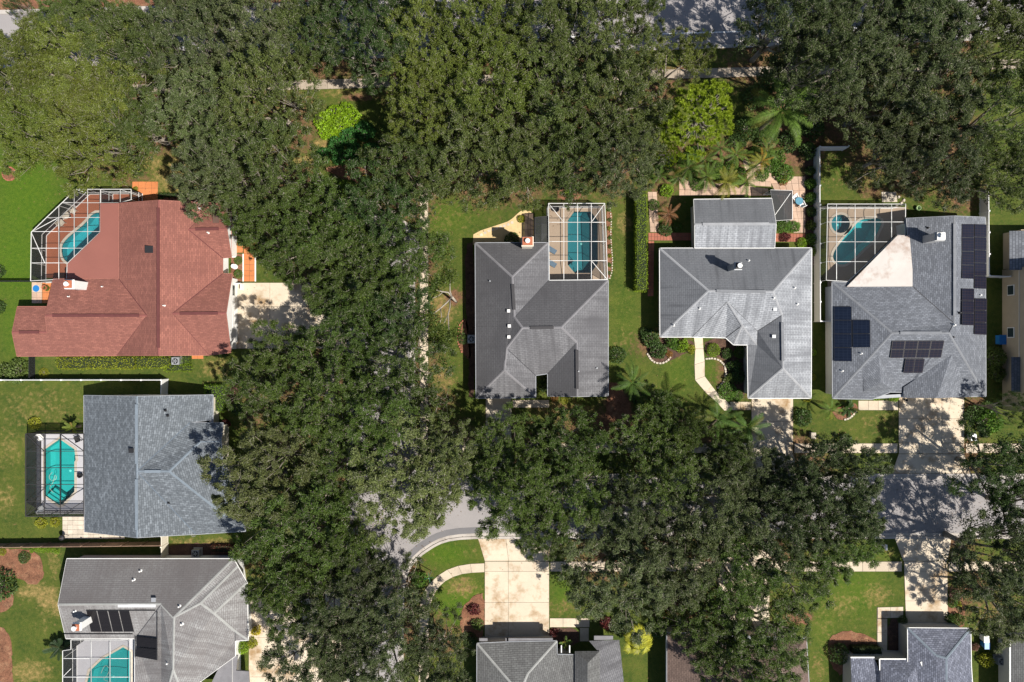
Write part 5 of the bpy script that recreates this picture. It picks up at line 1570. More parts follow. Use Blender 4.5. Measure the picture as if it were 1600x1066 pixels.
# loose rocks
for i, (x, y, s) in enumerate([(1388, 305, .4), (1396, 312, .35), (1404, 308, .3), (1408, 318, .35), (1400, 322, .3), (1412, 313, .3), (1380, 320, .25)]):
    p = W2(x, y)
    pts = [(p.x + s * rnd.uniform(.6, 1) * math.cos(a), p.y + s * rnd.uniform(.6, 1) * math.sin(a)) for a in np.linspace(0, 5.4, 7)]
    m = MB(); n = len(pts)
    m.add([(q[0], q[1], 0) for q in pts] + [(p.x + (q[0] - p.x) * .6, p.y + (q[1] - p.y) * .6, s * .6) for q in pts], [tuple(range(n, 2 * n))] + [(k, (k + 1) % n, (k + 1) % n + n, k + n) for k in range(n)])
    tag(m.build('rock', M_stone), 'pale rock above the solar house cage, ' + ('largest beside the slabs', 'touching the larger slab', 'in the middle of the cluster', 'lowest of the cluster', 'below the middle', 'farthest from the slabs', 'left of the slabs')[i], 'rock', 'rocks above the solar house cage')
# ------------------------------------------------------------------ vegetation
def leaf_mesh(name, pos, ax, nor, length, width, mats, midx=None, bend=0.0):
    """many separate leaf quads (a leaf = 2 triangles)"""
    n = len(pos)
    ax = ax / np.linalg.norm(ax, axis=1, keepdims=True)
    side = np.cross(nor, ax); side /= np.maximum(1e-6, np.linalg.norm(side, axis=1, keepdims=True))
    L = length[:, None] / 2; Wd = width[:, None] / 2
    v = np.stack([pos - ax * L, pos + side * Wd - ax * L * .1, pos + ax * L, pos - side * Wd - ax * L * .1], 1).reshape(-1, 3)
    me = bpy.data.meshes.new(name)
    me.vertices.add(n * 4); me.vertices.foreach_set('co', v.ravel())
    me.loops.add(n * 4); me.loops.foreach_set('vertex_index', np.arange(n * 4))
    me.polygons.add(n); me.polygons.foreach_set('loop_start', np.arange(0, n * 4, 4)); me.polygons.foreach_set('loop_total', np.full(n, 4))
    for m in mats: me.materials.append(m)
    if midx is not None: me.polygons.foreach_set('material_index', midx.astype(np.int32))
    me.update()
    return me

def unit(r, n):
    v = r.normal(size=(n, 3)); return v / np.linalg.norm(v, axis=1, keepdims=True)

M_twig = plain('grey_twig', (0.30, 0.27, 0.22), 0.9, 0.2)

def oak_meshes(seed, R=7.0, zt=11.4, ze=5.2, nlobe=17, per=330, leaf=(.168, .080), rl=(1.5, 2.5), cover=1.0, twigs=.03, flat=.75, sway=.35, sub=15, fill=4500):
    """crown of lobes; each lobe carries leafy sprays on its upper side, with dark gaps between"""
    r = np.random.default_rng(seed)
    ph = r.uniform(0, 6.28, 6); am = r.uniform(.03, .08, 6)
    def lim(a): return R * (0.90 + sum(am[k] * np.sin((k + 2) * a + ph[k]) for k in range(6)))
    lobes = []
    tries = 0
    while len(lobes) < nlobe and tries < 6000:
        tries += 1
        a = r.uniform(0, 2 * np.pi); q = np.sqrt(r.uniform()); rr = r.uniform(*rl)
        rad = q * max(.5, lim(a) - rr * .7)
        x, y = rad * np.cos(a), rad * np.sin(a)
        if any((x - c[0]) ** 2 + (y - c[1]) ** 2 < (.74 * (rr + c[3])) ** 2 * (1 - .45 * tries / 6000) for c in lobes): continue
        q = rad / R
        z = ze + (zt - ze) * max(0, 1 - q * q) ** .6 + r.normal() * 1.15 - rr * .5
        lobes.append((x, y, z, rr))
    cl = []
    for (x, y, z, rr) in lobes:
        for _ in range(int(sub * (rr / 2.0) ** 1.6 * cover)):
            d = unit(r, 1)[0]; d[2] = abs(d[2]) * 1.1 - .15; d /= np.linalg.norm(d)
            k = r.uniform(.80, 1.12)
            cl.append((x + d[0] * rr * k, y + d[1] * rr * k, z + d[2] * rr * k * flat, r.uniform(.45, .85), d))
    P0 = []; A0 = []; N0 = []; T0 = []
    for i, (x, y, z, rr, dl) in enumerate(cl):
        n = int(per * (rr / .65) ** 2 * r.uniform(.75, 1.2))
        ns = 8
        sp = unit(r, ns); sp[:, 2] = np.abs(sp[:, 2]) * .7
        out = np.array([x, y, 0.0]); out /= np.linalg.norm(out) + 1e-6
        sp += dl * .7 + out * sway
        sp /= np.linalg.norm(sp, axis=1, keepdims=True)
        k = r.integers(0, ns, n)
        t = r.uniform(.05, 1.0, n) ** .75
        d = unit(r, n)
        pos = sp[k] * t[:, None] * rr * 1.25 + d * rr * .33 * (.45 + .55 * t[:, None])
        P0.append(pos + np.array([x, y, z]))
        ax = sp[k] * .9 + unit(r, n) * .8; ax[:, 2] *= .6
        A0.append(ax)
        N0.append(unit(r, n) * .7 + np.array([0, 0, .8]) + dl * .4)
        T0.append(r.uniform(size=n) < twigs)
    # sparse inner leaves under the lobes
    L = np.array([c[:4] for c in lobes]); k = r.integers(0, len(lobes), int(fill * cover))
    d = unit(r, len(k)); pos = L[k, :3] + d * (L[k, 3:4] * r.uniform(.2, .95, (len(k), 1))) * np.array([1, 1, .6]); pos[:, 2] -= r.uniform(.2, 1.6, len(k))
    P0.append(pos); A0.append(unit(r, len(k))); N0.append(unit(r, len(k)) + np.array([0, 0, .8])); T0.append(np.zeros(len(k), bool))
    pos = np.concatenate(P0); ax = np.concatenate(A0); nor = np.concatenate(N0); tw = np.concatenate(T0)
    n = len(pos)
    ln = r.uniform(.7, 1.35, n) * leaf[0]; wd = r.uniform(.75, 1.3, n) * leaf[1]
    ln[-len(k):] *= 1.5; wd[-len(k):] *= 1.7
    ln[tw] = r.uniform(.35, .8, tw.sum()); wd[tw] = .03
    crown = leaf_mesh('crown', pos, ax, nor, ln, wd, [M_leaf, M_twig], tw.astype(int))
    # trunk and limbs
    m = MB()
    h0 = 2.4
    m.tube([(0, 0, -.1), (0, 0, .5), (.05, 0, h0)], [.48, .36, .32], 8)
    rr_ = random.Random(seed)
    tops = [(c[0], c[1], c[2] - .35, c[3]) for c in cl]
    tops = tops[::3]
    mains = []
    for k in range(6):
        a = k * math.pi / 3 + rr_.uniform(-.3, .3); L = R * .42
        e = Vector((L * math.cos(a), L * math.sin(a), ze + 1.2 + rr_.uniform(-.5, 1.0)))
        mid = Vector((L * .4 * math.cos(a), L * .4 * math.sin(a), h0 + 2.0))
        m.tube([(0.03, 0, h0 - .2), mid, e], [.24, .18, .11], 6); mains.append(e)
    for (x, y, z, q) in tops:
        b = min(mains, key=lambda e: (e.x - x) ** 2 + (e.y - y) ** 2)
        t = Vector((x, y, z + .1)); md = b.lerp(t, .55) + Vector((rr_.uniform(-.4, .4), rr_.uniform(-.4, .4), -.35))
        m.tube([b, md, t], [.08, .05, .022], 4, cap=False)
    me = bpy.data.meshes.new('trunk')
    me.from_pydata([tuple(v) for v in m.v], [], [tuple(f) for f in m.f])
    me.polygons.foreach_set('use_smooth', [True] * len(me.polygons))
    me.materials.append(M_bark); me.update()
    return crown, me

OAKS = {
    'a': oak_meshes(11), 'b': oak_meshes(23, nlobe=22, rl=(1.25, 2.1)), 'c': oak_meshes(37, nlobe=14, rl=(1.8, 2.8)),
    'd': oak_meshes(41, zt=10.6, nlobe=18), 'e': oak_meshes(59, zt=11.8, nlobe=18, sway=.7), 'f': oak_meshes(67, nlobe=26, rl=(1.1, 1.9), sway=.6),
    's': oak_meshes(83, nlobe=16, rl=(1.1, 1.9), cover=.62, fill=3000, twigs=.06), 't': oak_meshes(97, nlobe=19, rl=(1.2, 2.1), cover=.95, fill=4000, twigs=.05),
}
TONE = dict(olive=(.104, .122, .022), oliveg=(.080, .102, .026), grey=(.084, .102, .038), green=(.064, .093, .018), dgreen=(.047, .077, .020),
            dark=(.065, .080, .030), light=(.108, .122, .040), yel=(.17, .14, .028), lime=(.11, .16, .020))
TREE_SPOTS = []
_first = {}
def put(name, meshes, parts, label, cat, px, py, zc, s, sz, tone, group=None, rot=None, z0=0.0, tilt=None):
    """a thing with copies of shared part meshes"""
    p = P(px, py, zc)
    r = thing(name, label, cat, (p.x, p.y, z0), group)
    r.scale = (s, s, sz)
    r.rotation_euler = (0, 0, rnd.uniform(0, 6.28) if rot is None else rot)
    for me, nm in zip(meshes, parts):
        key = (me.name, nm)
        if key not in _first:
            c = bpy.data.objects.new(nm, me); _first[key] = c
        else:
            c = _first[key].copy(); c.name = nm
        COL.objects.link(c)
        c.parent = r
        c.color = (*tone, 1)
    return r

def oak(label, px, py, rp, tone, var='a', h=None, group='live oaks'):
    s0 = rp * MPP * 82 / 90 / 6.6
    sz = (0.60 + 0.42 * s0) * rnd.uniform(.92, 1.16) if h is None else h
    zc = 8.2 * sz
    s = rp * 1.06 * MPP * (CAMH - zc) / CAMH / 6.6
    t = TONE[tone] if isinstance(tone, str) else tone
    j = rnd.uniform(.88, 1.2)
    r = put('live_oak', OAKS[var], ('crown', 'trunk'), label, 'tree', px, py, zc, s, sz, (t[0] * j * rnd.uniform(.93, 1.0), t[1] * j * rnd.uniform(.98, 1.08), t[2] * j), group)
    TREE_SPOTS.append((r.location.x, r.location.y, s * 5.2))
    return r

T = [
 # north west olive block
 ('olive oak in the upper left corner, crown cut by the left edge', 35, 112, 72, 'olive', 'a'),
 ('dark green oak over the boulevard kerb in the upper left, right of the pale gap', 165, 38, 48, 'oliveg', 'b'),
 ('grey oak cut by the top edge right of the second boulevard gap', 315, 8, 52, 'grey', 'a'),
 ('small green oak breaking the top edge above the pale kerb at upper left', 110, 30, 38, 'oliveg', 'd'),
 ('tiny oak crown standing on the red median at the top left', 32, 14, 16, 'oliveg', 's'),
 ('yellowish olive oak overhanging the top of the red house pool cage', 150, 110, 82, 'olive', 'c'),
 ('olive oak at the left edge just above the bright lawn', 60, 208, 66, 'olive', 'b'),
 ('broad olive oak directly above the white angular pool cage', 150, 218, 74, 'olive', 'e'),
 ('olive oak above the square orange patio', 215, 196, 56, 'oliveg', 'a'),
 ('dark green oak below the boulevard gap left of the grey oaks', 215, 75, 62, 'oliveg', 'f'),
 # grey olive block
 ('grey olive oak with pale branches at the top, right of the boulevard gap', 300, 60, 72, 'grey', 'e'),
 ('grey oak crown cut by the top edge, second in the grey row', 395, 45, 72, 'grey', 'b'),
 ('grey olive oak above the dry tan grass patch', 322, 170, 76, 'grey', 'c'),
 ('olive grey oak left of the bright lime shrubs', 418, 160, 78, 'oliveg', 'f'),
 ('olive crown at the top left of the shaded boulevard trees', 470, 60, 66, 'oliveg', 'a'),
 ('grey oak overhanging the upper right corner of the red roof', 345, 270, 66, 'grey', 'd'),
 ('olive oak left of the little bright lawn patch', 420, 262, 74, 'oliveg', 'e'),
 # dark greens over boulevard
 ('deep green oak over the boulevard left of the white line glimpses', 530, 45, 62, 'dgreen', 't'),
 ('deep green oak over the boulevard just above the tan walk', 590, 82, 56, 'dgreen', 't'),
 ('deep green oak cut by the top edge above the tan walk', 600, 20, 50, 'dgreen', 'b'),
 ('olive oak over the boulevard walk in the upper left block', 160, 165, 52, 'olive', 'b'),
 ('olive oak at the left end of the boulevard, under the grey gap', 75, 78, 42, 'olive', 'a'),
 ('small green oak crown among the front palms of the charcoal house', 1032, 645, 34, 'green', 'd'),
 ('small green oak crown left of the crossed front palms', 1075, 672, 34, 'green', 'b'),
 ('small dark oak crown below the crossed front palms', 1135, 705, 38, 'green', 'b'),
 ('dark oak filling the gap left of the curved kerb at lower left', 560, 890, 50, 'dark', 'b'),
 ('grey green oak at the bottom edge between driveway and curved sidewalk', 545, 1010, 56, 'dark', 'b'),
 # middle olive
 ('feathery olive oak right of the tan boulevard walk', 665, 75, 74, 'olive', 'f'),
 ('feathery olive oak at the top centre left', 750, 40, 70, 'olive', 'f'),
 ('olive oak right of the shaded lime shrubs', 668, 176, 62, 'olive', 'e'),
 ('large feathery olive oak at the top centre', 760, 140, 84, 'olive', 'f'),
 ('olive oak below the dark shrubs at the top centre', 640, 265, 62, 'oliveg', 'a'),
 ('olive oak just above the sunny side lawn of the charcoal house', 745, 250, 78, 'oliveg', 'e'),
 ('olive oak above the yellow paver patio', 815, 255, 66, 'oliveg', 'b'),
 ('olive grey oak cut by the top edge at centre', 840, 45, 66, 'oliveg', 'b'),
 ('grey green oak at the top, left of the clear boulevard view', 925, 50, 74, 'oliveg', 'e'),
 ('grey green oak in the middle of the top centre wood', 870, 150, 78, 'oliveg', 'f'),
 ('grey green oak left of the bright pine', 960, 160, 78, 'oliveg', 'f'),
 ('dark olive oak above the tan pool cage', 900, 250, 64, 'oliveg', 'a'),
 ('grey olive oak above the tall clipped hedge', 970, 248, 58, 'grey', 'd'),
 ('small yellowish oak right above the bright pine', 1050, 100, 52, 'olive', 's'),
 ('small olive oak beside the boulevard edge line', 1092, 80, 26, 'olive', 's'),
 ('small grey green oak cut by the top edge beside the clear boulevard view', 1000, 28, 36, 'oliveg', 't'),
 # north east
 ('dark grey oak right of the clear boulevard view', 1226, 36, 74, 'dark', 'b', 1.3),
 ('dark oak beside the boulevard walk above the big palm', 1276, 106, 76, 'dark', 'e', 1.3),
 ('grey green oak cut by the top edge, third from the right corner', 1345, 40, 74, 'dark', 'e'),
 ('grey green oak cut by the top edge, second from the right corner', 1440, 50, 78, 'dark', 'c'),
 ('green yellow oak in the upper right corner', 1560, 70, 74, 'oliveg', 'a'),
 ('silvery dark oak right of the white fence corner', 1365, 165, 72, 'dark', 'e'),
 ('silvery dark oak in the middle of the upper right wood', 1450, 155, 78, 'dark', 'f'),
 ('dark olive oak at the right edge below the corner oak', 1560, 180, 74, 'oliveg', 't'),
 ('dark oak overhanging the fenced back lawn', 1400, 235, 56, 'dark', 'a'),
 ('dark oak above the chimney of the solar house', 1475, 245, 66, 'dark', 'b'),
 ('olive dark oak above the far right white fence', 1560, 275, 58, 'oliveg', 'c'),
 # block right of red house
 ('green oak hugging the right wall of the red house', 410, 345, 50, 'green', 'b'),
 ('green oak over the orange paver walk', 455, 388, 50, 'green', 'e'),
 ('green oak below the little bright lawn patch', 510, 345, 72, 'green', 'a'),
 ('dark green oak below the yellow flower bed', 590, 325, 66, 'dgreen', 'c'),
 ('green oak over the shaded cul-de-sac', 555, 425, 76, 'green', 'f'),
 ('green oak above the narrow side sidewalk', 632, 400, 62, 'green', 'b'),
 ('dark green oak at the top end of the narrow side sidewalk', 648, 318, 34, 'dgreen', 's'),
 ('dark green oak left of the bare branched tree', 615, 480, 56, 'dgreen', 'e'),
 ('green oak over the end of the wide cream driveway', 522, 452, 38, 'green', 'd'),
 ('green oak growing up over the lower side of the cream driveway', 442, 552, 52, 'green', 'c'),
 ('green oak right of the wide cream driveway', 552, 512, 66, 'green', 'a'),
 ('green oak between the cul-de-sac and the dry lawn patch', 630, 570, 70, 'green', 't'),
 ('bright green oak above the round red leaf shrub', 410, 605, 52, 'green', 't'),
 ('green oak in the left centre wood above the light olive oak', 500, 610, 70, 'green', 'e'),
 ('green oak in the left centre wood under the dry lawn patch', 585, 645, 66, 'green', 'b'),
 ('small green oak beside the narrow side sidewalk bottom', 680, 630, 34, 'green', 's'),
 ('pale olive oak reaching over the right side of the blue grey roof', 425, 745, 82, 'light', 'e'),
 ('green oak between the two pale olive oaks', 520, 735, 60, 'green', 'a'),
 ('broad pale olive oak with visible branches above the street corner', 640, 740, 92, 'light', 'e'),
 ('small pale olive oak left of the green oak at the street', 705, 700, 46, 'light', 't'),
 ('dark green oak right of the lower corner of the blue grey roof', 470, 830, 84, 'green', 'a'),
 ('green oak over the street at the left of the corner', 540, 835, 54, 'green', 'b'),
 ('green oak beside the roof of the weathered grey house', 455, 915, 60, 'green', 'e'),
 ('thin crowned oak shading the lower left driveway', 530, 935, 58, 'dark', 't'),
 ('grey green oak at the bottom edge right of the lower left driveway', 490, 1020, 72, 'dark', 't'),
 ('dark grey oak left of the curved sidewalk', 610, 935, 62, 'dark', 't'),
 ('grey oak with bare pale branches at the bottom edge', 600, 1025, 68, 'dark', 't'),
 ('grey green oak left of the sunlit driveway at the bottom edge', 685, 1025, 56, 'dark', 'f'),
 # centre street trees
 ('green oak in front of the courtyard notch of the charcoal house', 805, 700, 62, 'green', 'a'),
 ('green oak below the right end of the charcoal house', 888, 690, 55, 'green', 'e'),
 ('large green oak over the street above the sunlit driveway', 800, 770, 72, 'green', 'b'),
 ('green oak over the street right of the sunlit driveway mouth', 885, 765, 68, 'green', 'c'),
 ('dark green oak hanging over the flare of the sunlit driveway', 850, 830, 44, 'green', 't'),
 ('green oak below the palm of the charcoal house', 1015, 690, 62, 'green', 'd'),
 ('yellow flecked green oak in the centre right', 1045, 740, 58, (.075, .105, .022), 't'),
 ('dark grey oak over the street at centre right', 980, 800, 58, 'dark', 'b'),
 ('broad grey olive oak right of the sunlit driveway lawn', 960, 890, 84, 'grey', 'e'),
 ('grey olive oak beside the shaded walk, lower centre', 1040, 880, 70, 'dark', 'f'),
 ('dark oak over the street below the pale grey house drive', 1110, 790, 76, 'dark', 'b'),
 ('dark oak below the crossed palms', 1180, 745, 58, 'dark', 'a'),
 ('pale olive oak low over the street bend above the curved kerb', 672, 778, 36, 'light', 't'),
 ('dark green oak over the street left of the open sunlit stretch', 1210, 820, 70, 'dark', 'c'),
 ('grey green oak leaning over the street left of the tree shadow', 1300, 760, 74, 'dark', 'e'),
 ('small grey oak above the north sidewalk, left of the wide drive', 1290, 712, 34, 'dark', 't'),
 ('green oak above the white mailbox lawn', 1300, 845, 58, 'green', 't'),
 ('green oak over the south sidewalk left of the mailbox lawn', 1235, 890, 64, 'green', 't'),
 ('green oak above the brown roof', 1140, 890, 66, 'green', 'b'),
 ('oak overhanging the left part of the brown roof', 1110, 980, 62, 'green', 'c'),
 ('thin oak letting the brown roof show through', 1190, 985, 68, 'green', 't'),
 ('oak at the bottom edge over the middle of the brown roof', 1165, 1045, 66, 'green', 't'),
 ('dark oak over the street just right of the crossed palms', 1235, 758, 48, 'dark', 'b'),
 ('grey green oak at the left rim of the dappled street shade', 1325, 805, 46, 'dark', 'f'),
 ('dark grey oak cut by the top edge right of the boulevard view', 1290, 4, 48, 'dark', 'a'),
 ('dark grey oak cut by the top edge above the silvery oaks', 1392, 0, 48, 'dark', 'f'),
 ('dark green oak cut by the top edge left of the corner oak', 1492, 4, 50, 'dark', 'b'),
 ('olive oak cut by the top edge in the very right corner', 1590, 8, 50, 'oliveg', 'f'),
 # right edge
 ('dark green oak at the right edge above the street', 1562, 735, 66, 'dgreen', 'a'),
 ('grey green oak at the right edge below the street', 1552, 868, 78, 'dark', 'e'),
 ('grey olive oak right of the lower right driveway', 1580, 945, 66, 'grey', 't'),
 ('grey green oak cut by the right edge at the street', 1612, 800, 58, 'dark', 't'),
 ('small bushy oak beside the right garage of the solar house', 1580, 640, 26, 'green', 's'),
]
for a in T: oak(*a)

# bare branched tree beside the charcoal house -------------------------------------------
bt = thing('bare_tree', 'tree with bare pale forked branches on the lawn left of the charcoal house', 'tree', W2(712, 470))
m = MB()
def br(pts, r0, r1):
    w = [P(*p) for p in pts]; m.tube(w, list(np.linspace(r0, r1, len(w))), 6)
br([(713, 472, -.1), (711, 470, 1.5), (706, 464, 3)], .17, .14)
br([(706, 464, 3), (700, 457, 4), (692, 456, 5), (684, 454, 5.5), (677, 452, 6.2)], .11, .05)
br([(706, 464, 3), (703, 455, 4.2), (703, 445, 5), (704, 432, 6)], .10, .04)
br([(706, 464, 3), (699, 472, 4), (688, 482, 5), (672, 494, 6), (655, 502, 6.5)], .11, .04)
br([(703, 466, 3.4), (703, 480, 4.2), (700, 492, 5), (701, 510, 6), (702, 522, 6.4)], .10, .04)
br([(688, 482, 5), (690, 495, 5.6), (686, 510, 6)], .06, .03)
br([(700, 492, 5), (694, 505, 5.5), (688, 512, 6)], .06, .02)
br([(692, 456, 5), (686, 462, 5.6), (676, 466, 6)], .06, .03)
m.build('trunk', M_palebark, bt, smooth=True)
r = np.random.default_rng(5)
cps = [P(x, y, z) for x, y, z in ((655, 502, 6.5), (672, 494, 6.3), (702, 524, 6.4), (686, 512, 6.2), (677, 452, 6.4), (704, 432, 6.2), (690, 440, 6.4), (668, 478, 6.4), (712, 520, 6), (700, 540, 5.8), (676, 520, 6), (696, 424, 6), (684, 530, 6))]
pos = []; 
for c in cps:
    n = 260; pos.append(np.array(c) + unit(r, n) * r.uniform(.2, 1.1, n)[:, None] * np.array([1.1, 1.1, .6]))
pos = np.concatenate(pos) - np.array(bt.location)
n = len(pos)
me = leaf_mesh('crown', pos, unit(r, n), unit(r, n) + np.array([0, 0, .8]), r.uniform(.2, .4, n), r.uniform(.09, .15, n), [M_leaf])
o = bpy.data.objects.new('crown', me); COL.objects.link(o); o.parent = bt; o.color = (*TONE['green'], 1)

# bright pine -------------------------------------------------------------------------
def pine_meshes(seed, R=5.2):
    r = np.random.default_rng(seed)
    P0 = []; A0 = []; cl = []
    for _ in range(5000):
        if len(cl) >= 190: break
        a = r.uniform(0, 6.283); q = np.sqrt(r.uniform()); lim = R * (.85 + .12 * np.sin(2 * a + 1) + .08 * np.sin(5 * a))
        x, y = q * lim * np.cos(a), q * lim * np.sin(a)
        if any((x - c[0]) ** 2 + (y - c[1]) ** 2 < .52 ** 2 for c in cl): continue
        cl.append((x, y, 7.5 + 3.6 * (1 - q * q) ** .6 + r.normal() * .6))
    for c in cl:
        n = 130; d = unit(r, n); d[:, 2] = np.abs(d[:, 2]) * .7 + .05
        P0.append(np.array(c) + d * r.uniform(.12, .34, n)[:, None]); A0.append(d)
    pos = np.concatenate(P0); ax = np.concatenate(A0); n = len(pos)
    crown = leaf_mesh('crown', pos, ax, unit(r, n) + np.array([0, 0, .5]), r.uniform(.3, .45, n), r.uniform(.05, .08, n), [M_leafs])
    m = MB(); m.tube([(0, 0, -.1), (0, 0, 5), (.1, 0, 9.8)], [.32, .25, .08], 8)
    for c in cl[::3]:
        m.tube([(0, 0, 5.5 + r.uniform(0, 3)), (c[0] * .6, c[1] * .6, c[2] - 1.0), (c[0], c[1], c[2])], [.09, .06, .025], 4, cap=False)
    me = bpy.data.meshes.new('trunk'); me.from_pydata([tuple(v) for v in m.v], [], [tuple(f) for f in m.f]); me.materials.append(M_bark); me.update()
    return crown, me
PINE = pine_meshes(4)
put('pine_tree', PINE, ('crown', 'trunk'), 'bright yellow green pine with tufted needles by the boulevard walk', 'tree', 1098, 178, 9.5, .92, .95, (.22, .29, .022), rot=.6)
put('pine_tree', PINE, ('crown', 'trunk'), 'small yellow green pine top below the bright pine', 'tree', 1046, 236, 7, .30, .7, (.22, .29, .022), rot=2.0)
put('pine_tree', PINE, ('crown', 'trunk'), 'narrow yellow green pine limb left of the bright pine', 'tree', 1047, 190, 7.5, .34, .8, (.20, .27, .022), rot=1.0)

# palms ---------------------------------------------------------------------------------
def frond_mesh(L, droop, nl, ll, seed, lift=.35, lw=.028):
    r = random.Random(seed); m = MB()
    pts = []
    for i in range(9):
        t = i / 8
        pts.append(Vector((L * t * (1 - .12 * t * droop), 0, L * (lift * t - droop * .55 * t * t))))
    m.tube(pts, list(np.linspace(.045, .012, 9)), 4)
    for k in range(nl):
        t = .14 + .86 * k / nl
        i = min(7, int(t * 8)); f = t * 8 - i
        p = pts[i].lerp(pts[i + 1], f); d = (pts[i + 1] - pts[i]).normalized()
        le = ll * (1 - .65 * abs(t - .42) ** 1.2) * r.uniform(.85, 1.1) * (1.0 if t < .9 else .7)
        for s in (-1, 1):
            o = (d * .55 + Vector((0, s * 1.0, -.12 + r.uniform(-.12, .12)))).normalized()
            q = p + o * le * .55; e = p + o * le + Vector((0, 0, -.22 * le))
            w = d * lw
            m.add([p - w, p + w, q + w * .9, q - w * .9, e], [(0, 1, 2, 3), (3, 2, 4)] if s < 0 else [(3, 2, 1, 0), (4, 2, 3)])
    me = bpy.data.meshes.new('frond')
    me.from_pydata([tuple(v) for v in m.v], [], [tuple(f) for f in m.f]); me.materials.append(M_leafs); me.update()
    return me
def fan_mesh(L, rad, seed):
    r = random.Random(seed); m = MB()
    m.tube([(0, 0, 0), (L * .5, 0, .25), (L, 0, .3)], [.03, .025, .02], 4)
    n = 17
    for k in range(n):
        a = -1.5 + 3.0 * k / (n - 1); R_ = rad * r.uniform(.85, 1.1)
        d = Vector((math.cos(a), math.sin(a), 0)); s = Vector((-d.y, d.x, 0))
        b = Vector((L, 0, .3))
        m.add([b, b + d * R_ * .6 + s * .05 + Vector((0, 0, .02)), b + d * R_ + Vector((0, 0, -.15)), b + d * R_ * .6 - s * .05], [(0, 1, 2, 3)])
    me = bpy.data.meshes.new('frond'); me.from_pydata([tuple(v) for v in m.v], [], [tuple(f) for f in m.f]); me.materials.append(M_leafs); me.update()
    return me
FR = [frond_mesh(3.6, .8, 46, .58, 1, .35, .017), frond_mesh(3.3, 1.2, 42, .55, 2, .5, .017), frond_mesh(2.5, .4, 36, .42, 3, .9, .016)]
FRS = [frond_mesh(1.15, .7, 30, .30, 5, .5, .018), frond_mesh(1.0, .3, 26, .28, 6, .9, .018)]
FAN = [fan_mesh(.9, .8, 1), fan_mesh(.5, .75, 2), fan_mesh(.2, .7, 3)]
_fro = {}
def palm(label, px, py, z, n, tone, s=1.0, kind='feather', r0=.16, name='palm_tree', group=None, lean=(0, 0), seed=0, dead=1):
    r = random.Random(seed + int(px))
    top = P(px, py, z)
    root = thing(name, label, 'palm' if name == 'palm_tree' else 'plant', (top.x + lean[0], top.y + lean[1], 0), group)
    base = Vector((top.x + lean[0], top.y + lean[1], 0))
    if z > .6:
        m = MB().tube([base - Vector((0, 0, .1)), base.lerp(top, .5) + Vector((lean[0] * .1, 0, 0)), top], [r0 * 1.3, r0, r0 * .9], 8)
        m.build('trunk', M_palmbark, root)
    else:
        MB().lathe((base.x, base.y, 0), [(r0, 0), (r0, z), (r0 * .4, z + .1)], 8).build('stem', M_palmbark, root)
    ms = dict(feather=FR, small=FRS, fan=FAN)[kind]
    for k in range(n):
        me = ms[k % len(ms)]
        key = me.name
        if key not in _fro: f = _fro[key] = bpy.data.objects.new('frond', me)
        else: f = _fro[key].copy(); f.name = 'frond'
        COL.objects.link(f); f.parent = root
        f.location = top - base
        f.scale = (s * r.uniform(.7, 1.12),) * 3
        f.rotation_euler = (r.uniform(-.4, .4), r.uniform(-.35, .55), k * 2.39996 + r.uniform(-.35, .35))
        j = r.uniform(.8, 1.2)
        dry = r.random() < .14 * dead
        f.color = (tone[0] * j * (1.7 if dry else 1), tone[1] * j, tone[2] * j, 1)
    return root
G0 = (.075, .135, .026); G1 = (.105, .175, .030); G2 = (.125, .20, .032); G3 = (.22, .22, .035)
palm('large feathery palm right of the bright pine', 1222, 172, 8.0, 30, G1, 1.45, r0=.22)
palm('feathery palm by the right corner of the charcoal house', 988, 598, 5.5, 20, G0, .85)
palm('palm with visible curved trunk below the garden walk', 1121, 655, 7.0, 11, G0, .95, lean=(-.5, -3.2))
palm('palm with long fronds over the pale grey house driveway', 1168, 668, 6.0, 18, G0, .85)
palm('spiky palm left of the rocky cycad bed', 1298, 640, 2.6, 12, G1, .55)
palm('low spiky cycad in the rocky bed by the slab walk', 1326, 638, .5, 20, (.04, .075, .02), 1.0, 'small', name='cycad')
palm('dark cycad beside the lower left white pool cage', 93, 1012, .7, 26, (.03, .055, .022), 1.35, 'small', name='cycad')
palm('yellow fan palm at the bottom edge right of the grey hip roof', 996, 1002, 3.0, 22, (.30, .30, .03), 1.3, 'fan', dead=0)
palm('small palm above the dark framed cage, close to the roof', 113, 668, 1.6, 14, (.10, .13, .022), .85, 'small', name='garden_palm')
palm('small palm in the entry bed of the grey hip roof', 884, 1004, 1.4, 12, (.09, .14, .03), .8, 'small', name='garden_palm')
for i, (x, y, z, n, t, s, l) in enumerate([
    (1075, 262, 3.5, 11, G1, .75, 'areca palm at the left of the garden clearing'), (1105, 275, 3.2, 12, G2, .7, 'areca palm above the pinkish paving, left of middle'),
    (1135, 285, 3.0, 13, G3, .75, 'yellowish areca palm over the pinkish paving'), (1165, 285, 2.6, 11, G2, .65, 'areca palm at the right end of the pinkish paving'),
    (1060, 278, 2.5, 9, G1, .55, 'small areca palm at the left end of the pinkish paving'), (1150, 240, 3.6, 12, G2, .7, 'areca palm above the sandy clearing'),
    (1190, 252, 3.0, 11, G3, .55, 'yellow tipped palm beside the sandy clearing'), (1125, 232, 3.4, 10, G1, .6, 'areca palm just below the bright pine'),
    (1200, 235, 2.8, 10, G1, .6, 'palm below the large feathery palm'), (1175, 262, 2.4, 10, G2, .5, 'low palm left of the sandy clearing edge'),
    (1100, 250, 3.2, 10, G1, .6, 'areca palm left below the bright pine'), (1030, 275, 2.5, 9, G1, .5, 'palm at the top of the pale garden path')]):
    palm(l, x, y, z, int(n * 1.6), tuple(c * .85 for c in t), s * .92, seed=i)
